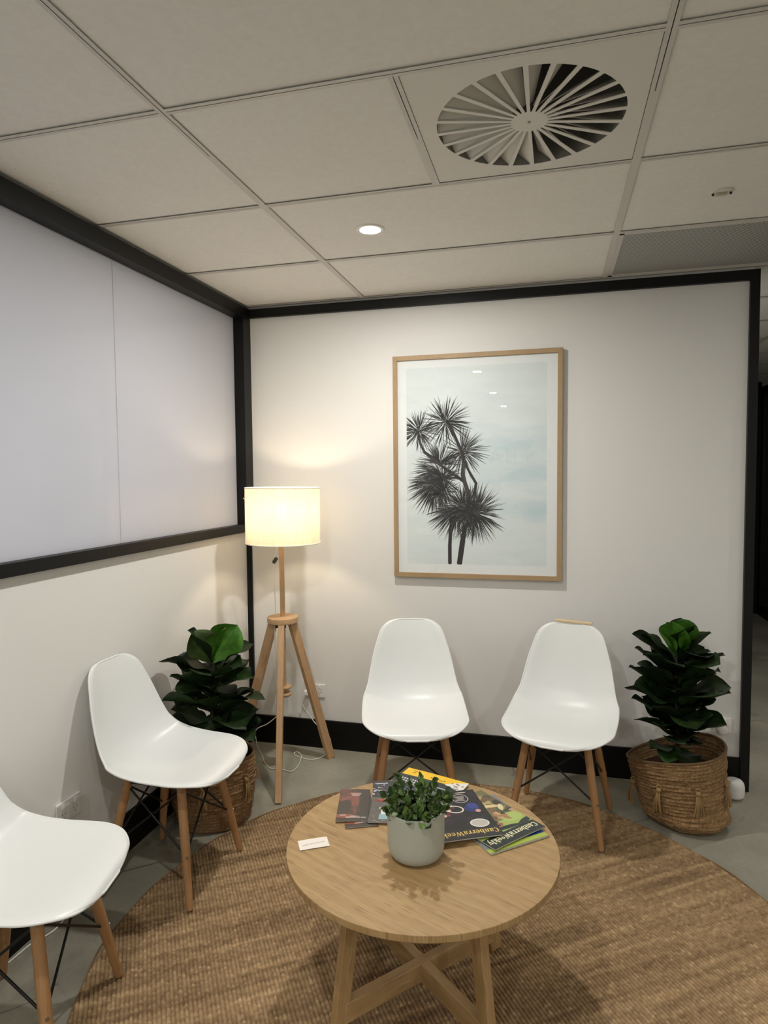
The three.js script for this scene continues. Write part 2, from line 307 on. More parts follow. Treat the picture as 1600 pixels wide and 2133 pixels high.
// ---------------------------------------------------------------- rug
{
  const RC = V(1.373, 0, 1.369), RR = 1.13, ang = Math.atan2(0.57, 0.82); // stripes run along (0.82, -0.57)
  const rug = thing('round_rug', 'round natural jute rug with a ribbed weave and streaky brown bands', 'rug', [RC.x, 0, RC.z], ang);
  const S = 2048, W = 2.3, PITCH = 0.0122, KNOT = 0.0105;
  const ribs = (x, y) => { // x along the stripes, y across them, metres
        const r = x / PITCH, i = Math.floor(r), f = r - i;
    const round = Math.sqrt(Math.max(0, 1 - ((2 * f - 1) / 0.9) ** 2));
    const k = (y / KNOT + (i & 1) * 0.5 + 0.6 * noise(x / 2.4 + 0.5, y / 2.4 + 0.5, 90, 90, 223));
    const kf = k - Math.floor(k), knot = Math.sqrt(Math.max(0, 1 - (2 * kf - 1) ** 2 * 0.9));
    return [round * (0.45 + 0.55 * knot), i, Math.floor(k)];
  };
  const hash = (i, j) => { let q = (i * 374761393 + j * 668265263) | 0; q = (q ^ (q >>> 13)) * 1274126177 | 0; return ((q ^ (q >>> 16)) >>> 0) / 4294967296; };
  const col = new Uint8Array(S * S * 4), hb = new Uint8Array(S * S * 4);
  for (let j = 0; j < S; j++) for (let i = 0; i < S; i++) {
    const u = (i + 0.5) / S, v = (j + 0.5) / S, x = (u - 0.5) * W, y = (v - 0.5) * W;
    const [h, a, b] = ribs(x, y);
    const band = noise(u * 0.9, v, 5, 60, 231) * 0.30 + noise(u * 0.9, v, 8, 130, 237) * 0.40 + noise(u * 0.9, v, 14, 230, 239) * 0.30;
    const fibre = noise(u, v, 250, 250, 241) * 0.5 + hash(a, b) * 0.5;
    const blot = fbm(u, v, 4, 251, 3);
    let t = clamp(0.02 + 0.95 * band + 0.55 * (fibre - 0.5) + 0.3 * (blot - 0.5));
    let c = mixc([0.435, 0.340, 0.230], [0.760, 0.645, 0.485], t);
    if (fibre > 0.78) c = mixc(c, [0.80, 0.70, 0.54], (fibre - 0.78) * 2.5);
    const k = 4 * (j * S + i);
    for (let m = 0; m < 3; m++) { col[k + m] = clamp(c[m]) * 255; hb[k + m] = clamp(fibre) * 255; } col[k + 3] = hb[k + 3] = 255;
  }
  const mk = (d, srgb) => { const t = new THREE.DataTexture(d, S, S); t.magFilter = THREE.LinearFilter; t.minFilter = THREE.LinearMipmapLinearFilter; t.generateMipmaps = true; if (srgb) t.colorSpace = THREE.SRGBColorSpace; t.wrapS = t.wrapT = THREE.RepeatWrapping; t.needsUpdate = true; return t; };
  const jute = std({ map: mk(col, true), bumpMap: mk(hb, false), bumpScale: 0.0015, roughness: 0.95 });
  // every rib and knot of the weave as relief: five points across a rib, three along a knot
  const cols = [], half = Math.ceil(RR / PITCH), rows = Math.ceil((2 * RR) / (KNOT / 3)), pos = [], uv = [], idx = [];
  for (let i = -half; i < half; i++) for (const f of [0, 0.06, 0.14, 0.34, 0.66, 0.86, 0.94]) cols.push((i + f) * PITCH);
  const map = new Int32Array(cols.length * (rows + 1)).fill(-1);
  for (let j = 0; j <= rows; j++) for (let i = 0; i < cols.length; i++) {
    const x = cols[i], z = -RR + (j * KNOT) / 3; if (x * x + z * z > RR * RR * 0.9985) continue;
    map[j * cols.length + i] = pos.length / 3; pos.push(x, 0.0003 + 0.0062 * ribs(x + 1e-6, z)[0], z); uv.push(x / W + 0.5, z / W + 0.5);
  }
  for (let j = 0; j < rows; j++) for (let i = 0; i + 1 < cols.length; i++) {
    const a = map[j * cols.length + i], b = map[j * cols.length + i + 1], c = map[(j + 1) * cols.length + i], d = map[(j + 1) * cols.length + i + 1];
    if (a < 0 || b < 0 || c < 0 || d < 0) continue; idx.push(a, c, b, b, c, d);
  }
  const g = new THREE.BufferGeometry(); g.setAttribute('position', new THREE.Float32BufferAttribute(pos, 3)); g.setAttribute('uv', new THREE.Float32BufferAttribute(uv, 2)); g.setIndex(idx); g.computeVertexNormals();
  part('weave', g, jute, rug).userData.kind = 'stuff';
  const rim = []; for (let k = 0; k < 160; k++) { const a = (k / 160) * Math.PI * 2, wob = 1 + 0.004 * Math.sin(a * 9 + 1) + 0.003 * Math.sin(a * 23 + 2); rim.push(V(RR * wob * Math.cos(a), 0.0030, RR * wob * Math.sin(a))); }
  part('bound_edge', tube(rim, 0.0029, 480, 6, true), std({ color: 0x8f6d46, roughness: 0.95, bumpMap: rep(fineBump, 60, 1), bumpScale: 0.002 }), rug);
}

// ---------------------------------------------------------------- moulded shell chairs
function shellGeometry() {
  const prof = [[0.254, 0.416], [0.243, 0.434], [0.205, 0.444], [0.11, 0.436], [0.01, 0.427], [-0.08, 0.426], [-0.145, 0.443], [-0.186, 0.488], [-0.208, 0.555], [-0.228, 0.645], [-0.246, 0.735], [-0.262, 0.803]];
  const wid = [0.200, 0.210, 0.220, 0.226, 0.228, 0.226, 0.219, 0.209, 0.197, 0.179, 0.152, 0.123];
  const lif = [0.0, 0.004, 0.012, 0.026, 0.040, 0.056, 0.066, 0.064, 0.052, 0.040, 0.028, 0.016];
  const c3 = new THREE.CatmullRomCurve3(prof.map(([z, y]) => V(0, y, z)), false, 'centripetal');
  const len = c3.getLengths(400), total = len[400];
  const w1 = new THREE.CatmullRomCurve3(prof.map((p, i) => V(wid[i], lif[i], 0)), false, 'catmullrom', 0.5);
  const NS = 72, NT = 36, P = [], uv = [];
  for (let i = 0; i <= NS; i++) {
    const e = i / NS, s = 0.5 - 0.5 * Math.cos(Math.PI * e), q = lerp(s, e, 0.35); // closer rows at both ends
    const c = c3.getPointAt(q), T = c3.getTangentAt(q), tt = c3.getUtoTmapping(q), wl = w1.getPoint(tt);
    const n = V(0, -T.z, T.y), d0 = q * total, d1 = (1 - q) * total;
    let w = wl.x; const rf = 0.15, rt = 0.055;
    if (d0 < rf) w -= (rf - Math.sqrt(rf * rf - (rf - d0) ** 2)) * 0.95;
    if (d1 < rt) w -= rt - Math.sqrt(rt * rt - (rt - d1) ** 2);
    for (let j = 0; j <= NT; j++) {
      const t = -1 + (2 * j) / NT, a = Math.abs(t), rel = w / wl.x;
      const L = wl.y * Math.pow(a * rel, 2.3) - 0.006 * Math.pow(a, 16);
      P.push(c.clone().addScaledVector(n, L).add(V(t * w, 0, 0))); uv.push(j / NT, q);
    }
  }
  const top = new THREE.BufferGeometry().setFromPoints(P), idx = [];
  for (let i = 0; i < NS; i++) for (let j = 0; j < NT; j++) { const a = i * (NT + 1) + j, b = a + 1, c = a + NT + 1, d = c + 1; idx.push(a, b, c, b, d, c); }
  top.setIndex(idx); top.setAttribute('uv', new THREE.Float32BufferAttribute(uv, 2)); top.computeVertexNormals();
  const nn = top.attributes.normal, Q = P.map((p, i) => p.clone().addScaledVector(V(nn.getX(i), nn.getY(i), nn.getZ(i)), -0.0055));
  const bot = new THREE.BufferGeometry().setFromPoints(Q); bot.setIndex(idx.slice().reverse()); bot.setAttribute('uv', new THREE.Float32BufferAttribute(uv, 2)); bot.computeVertexNormals();
  const edge = []; const mid = (k) => P[k].clone().add(Q[k]).multiplyScalar(0.5);
  for (let j = 0; j < NT; j++) edge.push(mid(j)); for (let i = 0; i < NS; i++) edge.push(mid(i * (NT + 1) + NT));
  for (let j = NT; j > 0; j--) edge.push(mid(NS * (NT + 1) + j)); for (let i = NS; i > 0; i--) edge.push(mid(i * (NT + 1)));
  const lip = tube(edge, 0.0042, 320, 10, true);
  return merge([top, bot, lip]);
}
const chairParts = (() => {
  const legs = [], tops = [];
  for (const [sx, sz] of [[-1, 1], [1, 1], [1, -1], [-1, -1]]) {
    const a = V(sx * 0.186, 0.0032, sz * 0.177), b = V(sx * 0.118, 0.412, sz > 0 ? 0.112 : -0.098);
    const m = a.clone().lerp(b, 0.5);
    legs.push(merge([bar(a, m, 0.0115, 0.0165, 18), bar(m, b, 0.0165, 0.0155, 18)])); tops.push([a, b]);
  }
  const on = (k, f) => tops[k][0].clone().lerp(tops[k][1], f);
  const rods = [];
  for (let k = 0; k < 4; k++) { const n = (k + 1) % 4; rods.push(bar(on(k, 0.42), on(n, 0.93), 0.0038, 0.0038, 8), bar(on(n, 0.42), on(k, 0.93), 0.0038, 0.0038, 8)); }
  const brackets = [[0, 1], [2, 3], [1, 2], [3, 0]].map(([a, b]) => beam(on(a, 0.965), on(b, 0.965), 0.016, 0.010, 0.002));
  const bolts = []; for (let k = 0; k < 4; k++) for (const f of [0.42, 0.94]) { const p = on(k, f), out = V(p.x, 0, p.z).normalize(); bolts.push(bar(p.clone().addScaledVector(out, 0.010), p.clone().addScaledVector(out, 0.0175), 0.005, 0.005, 12)); }
  const mounts = [[-1, 1], [1, 1], [1, -1], [-1, -1]].map(([sx, sz]) => bar(V(sx * 0.10, 0.404, sz > 0 ? 0.1 : -0.085), V(sx * 0.10, sz > 0 ? 0.432 : 0.430, sz > 0 ? 0.1 : -0.085), 0.014, 0.014, 14));
  return { shell: shellGeometry(), legs, rods, brackets, bolts, mounts };
})();
function chair(x, z, turn, label, y = 0) {
  const t = thing('shell_chair', label, 'chair', [x, y, z], turn, 'white moulded chairs round the coffee table');
  part('seat_shell', chairParts.shell, shellMat, t, 'white one-piece moulded seat and back');
  chairParts.legs.forEach((g) => part('leg', g, legWood, t));
  chairParts.rods.forEach((g) => part('strut', g, rodMat, t));
  chairParts.brackets.forEach((g) => part('bracket', g, rodMat, t));
  chairParts.mounts.forEach((g) => part('mount', g, rodMat, t));
  chairParts.bolts.forEach((g) => part('bolt', g, steel, t));
  return t;
}
chair(0.272, 1.935, 1.80, 'white moulded chair cut off by the left edge of the picture, nearest to the viewer', 0.0067);
chair(0.274, 1.213, 1.57, 'white moulded chair against the left wall in front of the plant by the lamp', 0.0067);
chair(1.067, 0.547, 0.26, 'white moulded chair under the framed picture, behind the magazines', 0.0067);
const chairD = chair(1.699, 0.491, -0.17, 'white moulded chair beside the right plant, with a pale strip on its back', 0.0067);
{ // pale strip lying on the top edge of the right chair
  const s = solo('wooden_strip', new RoundedBoxGeometry(0.168, 0.012, 0.020, 3, 0.004), std({ color: 0xd8c19a, roughness: 0.6 }), 'thin pale wooden strip lying along the top of the right chair back', 'wooden strip');
  s.position.set(1.699 + Math.sin(-0.17) * -0.262 + 0.012, 0.818, 0.491 - 0.262 * Math.cos(-0.17) - 0.002); s.rotation.set(0, -0.17, -0.03);
}

// ---------------------------------------------------------------- coffee table
const TB = { x: 1.297, z: 1.54, y: 0.45, r: 0.386 };
{
  const t = thing('coffee_table', 'round oak coffee table on four splayed legs with a cross base', 'table', [TB.x, 0, TB.z]);
  const R = TB.r, th = 0.020;
  const g = new THREE.LatheGeometry([[0, TB.y - th], [R - 0.003, TB.y - th], [R - 0.0008, TB.y - th + 0.001], [R, TB.y - th + 0.003], [R, TB.y - 0.002], [R - 0.0006, TB.y - 0.0006], [R - 0.002, TB.y], [0, TB.y]].map((p) => new THREE.Vector2(...p)), 128);
  const p = g.attributes.position, uv = g.attributes.uv, ca = Math.cos(0.43), sa = Math.sin(0.43);
  for (let i = 0; i < p.count; i++) uv.setXY(i, p.getZ(i) * ca - p.getX(i) * sa, p.getX(i) * ca + p.getZ(i) * sa + p.getY(i));
  part('table_top', g, oak, t, 'round oak grained top');
  const dirs = [[-0.66, 0.75], [0.75, 0.66], [0.66, -0.75], [-0.75, -0.66]];
  for (const [dx, dz] of dirs) {
    const foot = V(dx * 0.285, 0.009, dz * 0.285), top = V(dx * 0.225, TB.y - th, dz * 0.225);
    const d = top.clone().sub(foot), L = d.length(), y = d.clone().normalize(), x = V(dx, 0, dz).cross(V(0, 1, 0)).normalize(), z = x.clone().cross(y).normalize();
    const q = new RoundedBoxGeometry(0.028, L, 0.042, 2, 0.003); q.translate(0, L / 2, 0);
    const pp = q.attributes.position, u = q.attributes.uv; for (let i = 0; i < pp.count; i++) u.setXY(i, pp.getX(i) + pp.getZ(i), pp.getY(i));
    q.applyMatrix4(new THREE.Matrix4().makeBasis(x, y, z)); q.translate(foot.x, foot.y, foot.z);
    part('leg', q, oak, t);
  }
  for (const k of [0, 1]) {
    const [dx, dz] = dirs[k]; const a = V(dx * 0.268, 0.068, dz * 0.268), b = V(-dx * 0.268, 0.068, -dz * 0.268);
    part('cross_beam', beam(a, b, 0.030, 0.056 - k * 0.001, 0.003), oak, t);
  }
}

// ---------------------------------------------------------------- printed matter on the table
function canvas(w, h) { const c = document.createElement('canvas'); c.width = w; c.height = h; return [c, c.getContext('2d')]; }
function canvasTex(c) { const t = new THREE.CanvasTexture(c); t.colorSpace = THREE.SRGBColorSpace; t.magFilter = THREE.LinearFilter; t.anisotropy = 4; return t; }
function blob(g, x, y, rx, ry, a, fill) { g.fillStyle = fill; g.beginPath(); g.ellipse(x, y, rx, ry, a, 0, 7); g.fill(); }
const paperEdge = std({ color: 0xb9b6ae, roughness: 0.8 });
// a slightly bowed stack of pages lying flat, cover print on top; local x to the right of the print, z towards its foot
function booklet(w, d, th, tex, bow = 0.002, gloss = 0.3) {
  const n = 10, m = 6, pos = [], uv = [], idx = [], side = [];
  const lift = (u, v) => th + bow * Math.sin(u * Math.PI) * 0.6 + bow * Math.pow(Math.abs(2 * v - 1), 3);
  for (let j = 0; j <= m; j++) for (let i = 0; i <= n; i++) { const u = i / n, v = j / m; pos.push((u - 0.5) * w, lift(u, v), (v - 0.5) * d); uv.push(u, 1 - v); }
  for (let j = 0; j < m; j++) for (let i = 0; i < n; i++) { const a = j * (n + 1) + i; idx.push(a, a + n + 1, a + 1, a + 1, a + n + 1, a + n + 2); }
  const top = new THREE.BufferGeometry(); top.setAttribute('position', new THREE.Float32BufferAttribute(pos, 3)); top.setAttribute('uv', new THREE.Float32BufferAttribute(uv, 2)); top.setIndex(idx); top.computeVertexNormals();
  const ring = []; for (let i = 0; i <= n; i++) ring.push([i / n, 0]); for (let j = 1; j <= m; j++) ring.push([1, j / m]); for (let i = n - 1; i >= 0; i--) ring.push([i / n, 1]); for (let j = m - 1; j > 0; j--) ring.push([0, j / m]);
  const sp = [], si = []; ring.forEach(([u, v]) => { const x = (u - 0.5) * w * 0.998, z = (v - 0.5) * d * 0.998; sp.push(x, lift(u, v) - 0.0002, z, x, lift(u, v) - th, z); });
  const M = ring.length; for (let k = 0; k < M; k++) { const a = 2 * k, b = 2 * ((k + 1) % M); si.push(a, b, a + 1, b, b + 1, a + 1); }
  const sg = new THREE.BufferGeometry(); sg.setAttribute('position', new THREE.Float32BufferAttribute(sp, 3)); sg.setIndex(si); sg.computeVertexNormals();
  const under = new THREE.BufferGeometry(); const up = []; for (let j = 0; j <= m; j++) for (let i = 0; i <= n; i++) { const u = i / n, v = j / m; up.push((u - 0.5) * w * 0.998, lift(u, v) - th, (v - 0.5) * d * 0.998); }
  under.setAttribute('position', new THREE.Float32BufferAttribute(up, 3)); under.setIndex(idx.slice().reverse()); under.computeVertexNormals();
  const strip = (g) => { const q = g.toNonIndexed(); q.deleteAttribute('uv'); return q; };
  return { cover: top, pages: mergeGeometries([strip(sg), strip(under)]), mat: phys({ map: tex, roughness: 0.4, clearcoat: gloss, clearcoatRoughness: 0.25 }) };
}
function lay(name, label, category, w, d, th, tex, x, z, turn, y, opt = {}) {
  const b = booklet(w, d, th, tex, opt.bow ?? 0.002, opt.gloss ?? 0.3);
  const t = thing(name, label, category, [x, TB.y + y, z], turn, opt.group);
  if (opt.tilt) t.rotation.z = opt.tilt;
  part('cover', b.cover, b.mat, t); part('pages', b.pages, paperEdge, t); return t;
}
function coverWeekly(kind) {
  const [c, g] = canvas(512, 680);
  if (kind === 0) {
    g.fillStyle = '#1d1a1c'; g.fillRect(0, 0, 512, 680);
    for (let k = 0; k < 40; k++) blob(g, rr(0, 512), rr(140, 640), rr(20, 70), rr(10, 40), rr(0, 3), `rgba(${rr(30, 70) | 0},${rr(24, 50) | 0},${rr(30, 70) | 0},0.35)`);
    blob(g, 110, 400, 60, 50, 0.3, '#2a3468'); blob(g, 90, 440, 45, 40, 0.8, '#33408a'); blob(g, 70, 360, 22, 20, 0, '#d39a88');
    for (let k = 0; k < 26; k++) blob(g, rr(250, 500), rr(330, 480), rr(10, 26), rr(8, 20), rr(0, 3), ['#c98f86', '#8a3a36', '#d8b3a4', '#5d2a2c', '#e3c9bd'][k % 5]);
    g.strokeStyle = '#e6dccb'; g.lineWidth = 12; g.beginPath(); g.ellipse(240, 410, 62, 48, 0.3, 0, 7); g.stroke();
    g.strokeStyle = '#cfc6bb'; g.lineWidth = 6; g.beginPath(); g.ellipse(150, 560, 62, 62, 0, 0, 7); g.stroke();
    for (let k = 0; k < 9; k++) { g.strokeStyle = '#c7b9ae'; g.lineWidth = 4; g.beginPath(); g.moveTo(rr(105, 130), 525 + k * 8); g.lineTo(rr(165, 195), 530 + k * 8); g.stroke(); }
    blob(g, 120, 190, 74, 58, 0, '#d9d5ca'); blob(g, 120, 190, 62, 46, 0, '#b9b5ab');
    blob(g, 120, 645, 46, 8, 0, '#b9b0a8');
    g.fillStyle = '#2a2226'; g.fillRect(0, 20, 512, 110);
  } else {
    g.fillStyle = '#6d6a45'; g.fillRect(0, 0, 512, 680); g.fillStyle = '#9fb25c'; g.fillRect(0, 130, 512, 120); g.fillStyle = '#7d7a4c'; g.fillRect(0, 250, 512, 130); blob(g, 90, 250, 90, 60, 0, '#a8bd66'); blob(g, 420, 200, 90, 50, 0, '#a8bd66');
    for (let k = 0; k < 60; k++) blob(g, rr(0, 512), rr(300, 600), rr(15, 60), rr(10, 40), rr(0, 3), ['#6b563c', '#8f7a56', '#3c352a', '#b59c6f', '#55593a'][k % 5]);
    for (let k = 0; k < 30; k++) blob(g, rr(120, 400), rr(230, 400), rr(14, 46), rr(10, 30), rr(0, 3), ['#7a5f44', '#a07a50', '#5b4535', '#3a302a', '#c39a72'][k % 5]);
    blob(g, 260, 215, 40, 26, 0, '#9a6450'); blob(g, 262, 208, 14, 10, 0, '#2a1a16');
    blob(g, 120, 450, 70, 22, 0.4, '#d9c08a'); blob(g, 60, 400, 22, 46, 0.6, '#d6cda0'); blob(g, 360, 470, 60, 26, -0.3, '#cdb183');
    blob(g, 60, 150, 90, 26, -0.3, '#26302a'); blob(g, 240, 160, 120, 22, 0.15, '#1f2a28'); blob(g, 430, 330, 60, 40, 0.5, '#2c2a24');
    g.fillStyle = '#7c2b20'; g.fillRect(300, 560, 212, 120); g.fillStyle = '#e9e6df'; g.fillRect(340, 590, 150, 62); g.fillStyle = '#9aa0a4'; g.fillRect(370, 615, 90, 8);
    g.fillStyle = '#1c2422'; g.fillRect(0, 0, 512, 128);
  }
  g.fillStyle = kind ? '#f3edc0' : '#e8c667'; g.font = 'bold 76px serif'; g.textBaseline = 'middle';
  g.save(); g.translate(256, 74); g.textAlign = 'center'; g.fillText('CanberraWeekly', 0, 0, 480); g.restore();
  return canvasTex(c);
}
function brochureRed() {
  const [c, g] = canvas(256, 512); g.fillStyle = '#3a322e'; g.fillRect(0, 0, 256, 512);
  for (let k = 0; k < 26; k++) blob(g, rr(0, 150), rr(0, 240), rr(20, 60), rr(20, 70), rr(0, 3), `rgba(${rr(110, 150) | 0},${rr(60, 80) | 0},${rr(55, 75) | 0},0.22)`);
  for (let k = 0; k < 40; k++) blob(g, rr(112, 170), rr(120, 420), rr(8, 22), rr(20, 60), rr(-0.2, 0.2), `rgba(${rr(130, 175) | 0},${rr(72, 100) | 0},${rr(56, 80) | 0},0.16)`);
  blob(g, 60, 150, 60, 26, -0.5, '#7d4c43'); blob(g, 70, 430, 90, 34, 0.1, '#8a5140'); blob(g, 40, 470, 60, 14, 0.1, '#3a1d18');
  g.fillStyle = '#c9a89c'; for (let k = 0; k < 4; k++) g.fillRect(90 + k * 6, 62 + k * 14, 96 - k * 12, 8);
  g.fillStyle = '#f1e8e2'; g.fillRect(30, 414, 46, 6); g.fillRect(78, 446, 116, 7); g.fillRect(200, 446, 40, 7); g.fillRect(110, 428, 70, 5); return canvasTex(c);
}
function brochureDark(k2) {
  const [c, g] = canvas(256, 512); g.fillStyle = k2 ? '#5b5650' : '#25242a'; g.fillRect(0, 0, 256, 512);
  for (let k = 0; k < 60; k++) blob(g, rr(0, 256), rr(k2 ? 180 : 20, k2 ? 500 : 240), rr(4, 22), rr(3, 12), rr(0, 3), (k2 ? ['#8c8479', '#6b6459', '#474239'] : ['#8f93a6', '#4b4f66', '#b9bcc7'])[k % 3]);
  if (k2) { blob(g, 110, 60, 70, 26, 0.1, '#b0503c'); blob(g, 60, 80, 40, 20, 0.3, '#7d2a26'); g.fillStyle = '#d8dcda'; g.fillRect(90, 230, 150, 120); g.fillStyle = '#8fb0b8'; g.fillRect(80, 340, 170, 100); g.fillStyle = '#efece6'; g.fillRect(70, 210, 40, 24); g.fillRect(180, 214, 26, 22); }
  else { g.fillStyle = '#d9d9da'; g.fillRect(30, 40, 100, 10); for (let k = 0; k < 6; k++) g.fillRect(60 + (k % 3) * 50, 120 + k * 16, 40, 7); }
  return canvasTex(c);
}
function coverYellow() {
  const [c, g] = canvas(680, 512); g.fillStyle = '#2b2d31'; g.fillRect(0, 0, 680, 512);
  g.fillStyle = '#f2c21c'; g.beginPath(); g.moveTo(0, 0); g.lineTo(680, 0); g.lineTo(520, 120); g.lineTo(0, 130); g.closePath(); g.fill();
  g.fillStyle = '#e5e2da'; g.beginPath(); g.moveTo(680, 0); g.lineTo(680, 190); g.lineTo(480, 130); g.lineTo(560, 60); g.closePath(); g.fill();
  for (let k = 0; k < 14; k++) blob(g, rr(520, 660), rr(60, 170), rr(8, 22), rr(4, 10), rr(0, 3), ['#7d6a60', '#4d4a48', '#a89a90'][k % 3]);
  g.fillStyle = '#231f12'; for (let k = 0; k < 7; k++) g.fillRect(300 + k * 24, 70 + (k % 3) * 6, 16, 12); g.fillRect(80, 30, 50, 8); g.fillRect(90, 60, 36, 10);
  g.fillStyle = '#d4d6d8'; for (let r = 0; r < 3; r++) for (let k = 0; k < 8; k++) g.fillRect(40 + k * 30 + r * 10, 190 + r * 44, 18, 26);
  blob(g, 150, 360, 60, 50, 0, '#3a4684'); blob(g, 240, 400, 60, 40, 0, '#3b4a52');
  for (let k = 0; k < 5; k++) { g.fillStyle = ['#a9adb3', '#5c6067', '#8b8f9b'][k % 3]; g.fillRect(420 + k * 14, 210 + k * 44, 180, 18); }
  return canvasTex(c);
}
function coverLime() { const [c, g] = canvas(512, 680); g.fillStyle = '#7a7f80'; g.fillRect(0, 0, 512, 680); g.fillStyle = '#24407c'; g.fillRect(0, 60, 140, 200); g.fillStyle = '#a8b848'; g.fillRect(0, 14, 512, 44); g.fillStyle = '#80866a'; g.fillRect(0, 0, 512, 14); return canvasTex(c); }

const PI = Math.PI;
lay('brochure', 'reddish brown brochure under its twin at the left of the table, skewed', 'brochure', 0.10, 0.205, 0.0015, brochureRed(), 1.071, 1.420, 0.40, 0.0005, { bow: 0.0015, group: 'brochures on the table' });
lay('brochure', 'reddish brown brochure on top of a skewed copy at the left', 'brochure', 0.098, 0.20, 0.0015, brochureRed(), 1.049, 1.400, 0.235, 0.0035, { bow: 0.0015, group: 'brochures on the table' });
lay('brochure', 'black brochure behind the plant pot, half under the yellow banded magazine', 'brochure', 0.10, 0.2, 0.0015, brochureDark(0), 1.138, 1.309, 0.25, 0.0005, { bow: 0.001, group: 'brochures on the table' });
lay('brochure', 'grey brochure with a pale blue patch, left of the plant pot', 'brochure', 0.10, 0.155, 0.0015, brochureDark(1), 1.158, 1.408, 0.16, 0.0045, { bow: 0.001, group: 'brochures on the table' });
lay('magazine', 'black magazine with a yellow banner along its edge, behind the plant', 'magazine', 0.235, 0.185, 0.003, coverYellow(), 1.250, 1.236, -0.31, 0.006, { bow: 0.002, group: 'magazines on the table' });
lay('magazine', 'grey and lime green striped magazine at the bottom of the right-hand pile', 'magazine', 0.205, 0.275, 0.003, coverLime(), 1.487, 1.397, PI + 0.71, 0.0005, { bow: 0.001, group: 'magazines on the table' });
lay('magazine', 'magazine with a green and brown animal cover, title upside down', 'magazine', 0.205, 0.275, 0.003, coverWeekly(1), 1.471, 1.386, PI + 0.86, 0.0062, { bow: 0.002, group: 'magazines on the table' });
lay('magazine', 'black covered magazine with a yellow title upside down, beside the pot', 'magazine', 0.205, 0.275, 0.003, coverWeekly(0), 1.377, 1.402, PI + 0.46, 0.0125, { bow: 0.002, group: 'magazines on the table' });
{
  const [c, g] = canvas(256, 140); g.fillStyle = '#ece4da'; g.fillRect(0, 0, 256, 140); g.strokeStyle = 'rgba(150,130,125,0.55)'; g.lineWidth = 3;
  for (let k = 0; k < 26; k++) { g.beginPath(); g.moveTo(30 + k * 7.5, 84 - k * 0.8 + rr(-8, 8)); g.quadraticCurveTo(36 + k * 7.5, 50 + rr(-8, 8), 40 + k * 7.5, 84 - k * 0.8 + rr(-8, 8)); g.stroke(); }
  lay('paper_note', 'small white paper note lying on the left of the table', 'note', 0.085, 0.05, 0.0006, canvasTex(c), 1.0, 1.628, 0.52, 0.0003, { bow: 0.001, gloss: 0 });
}

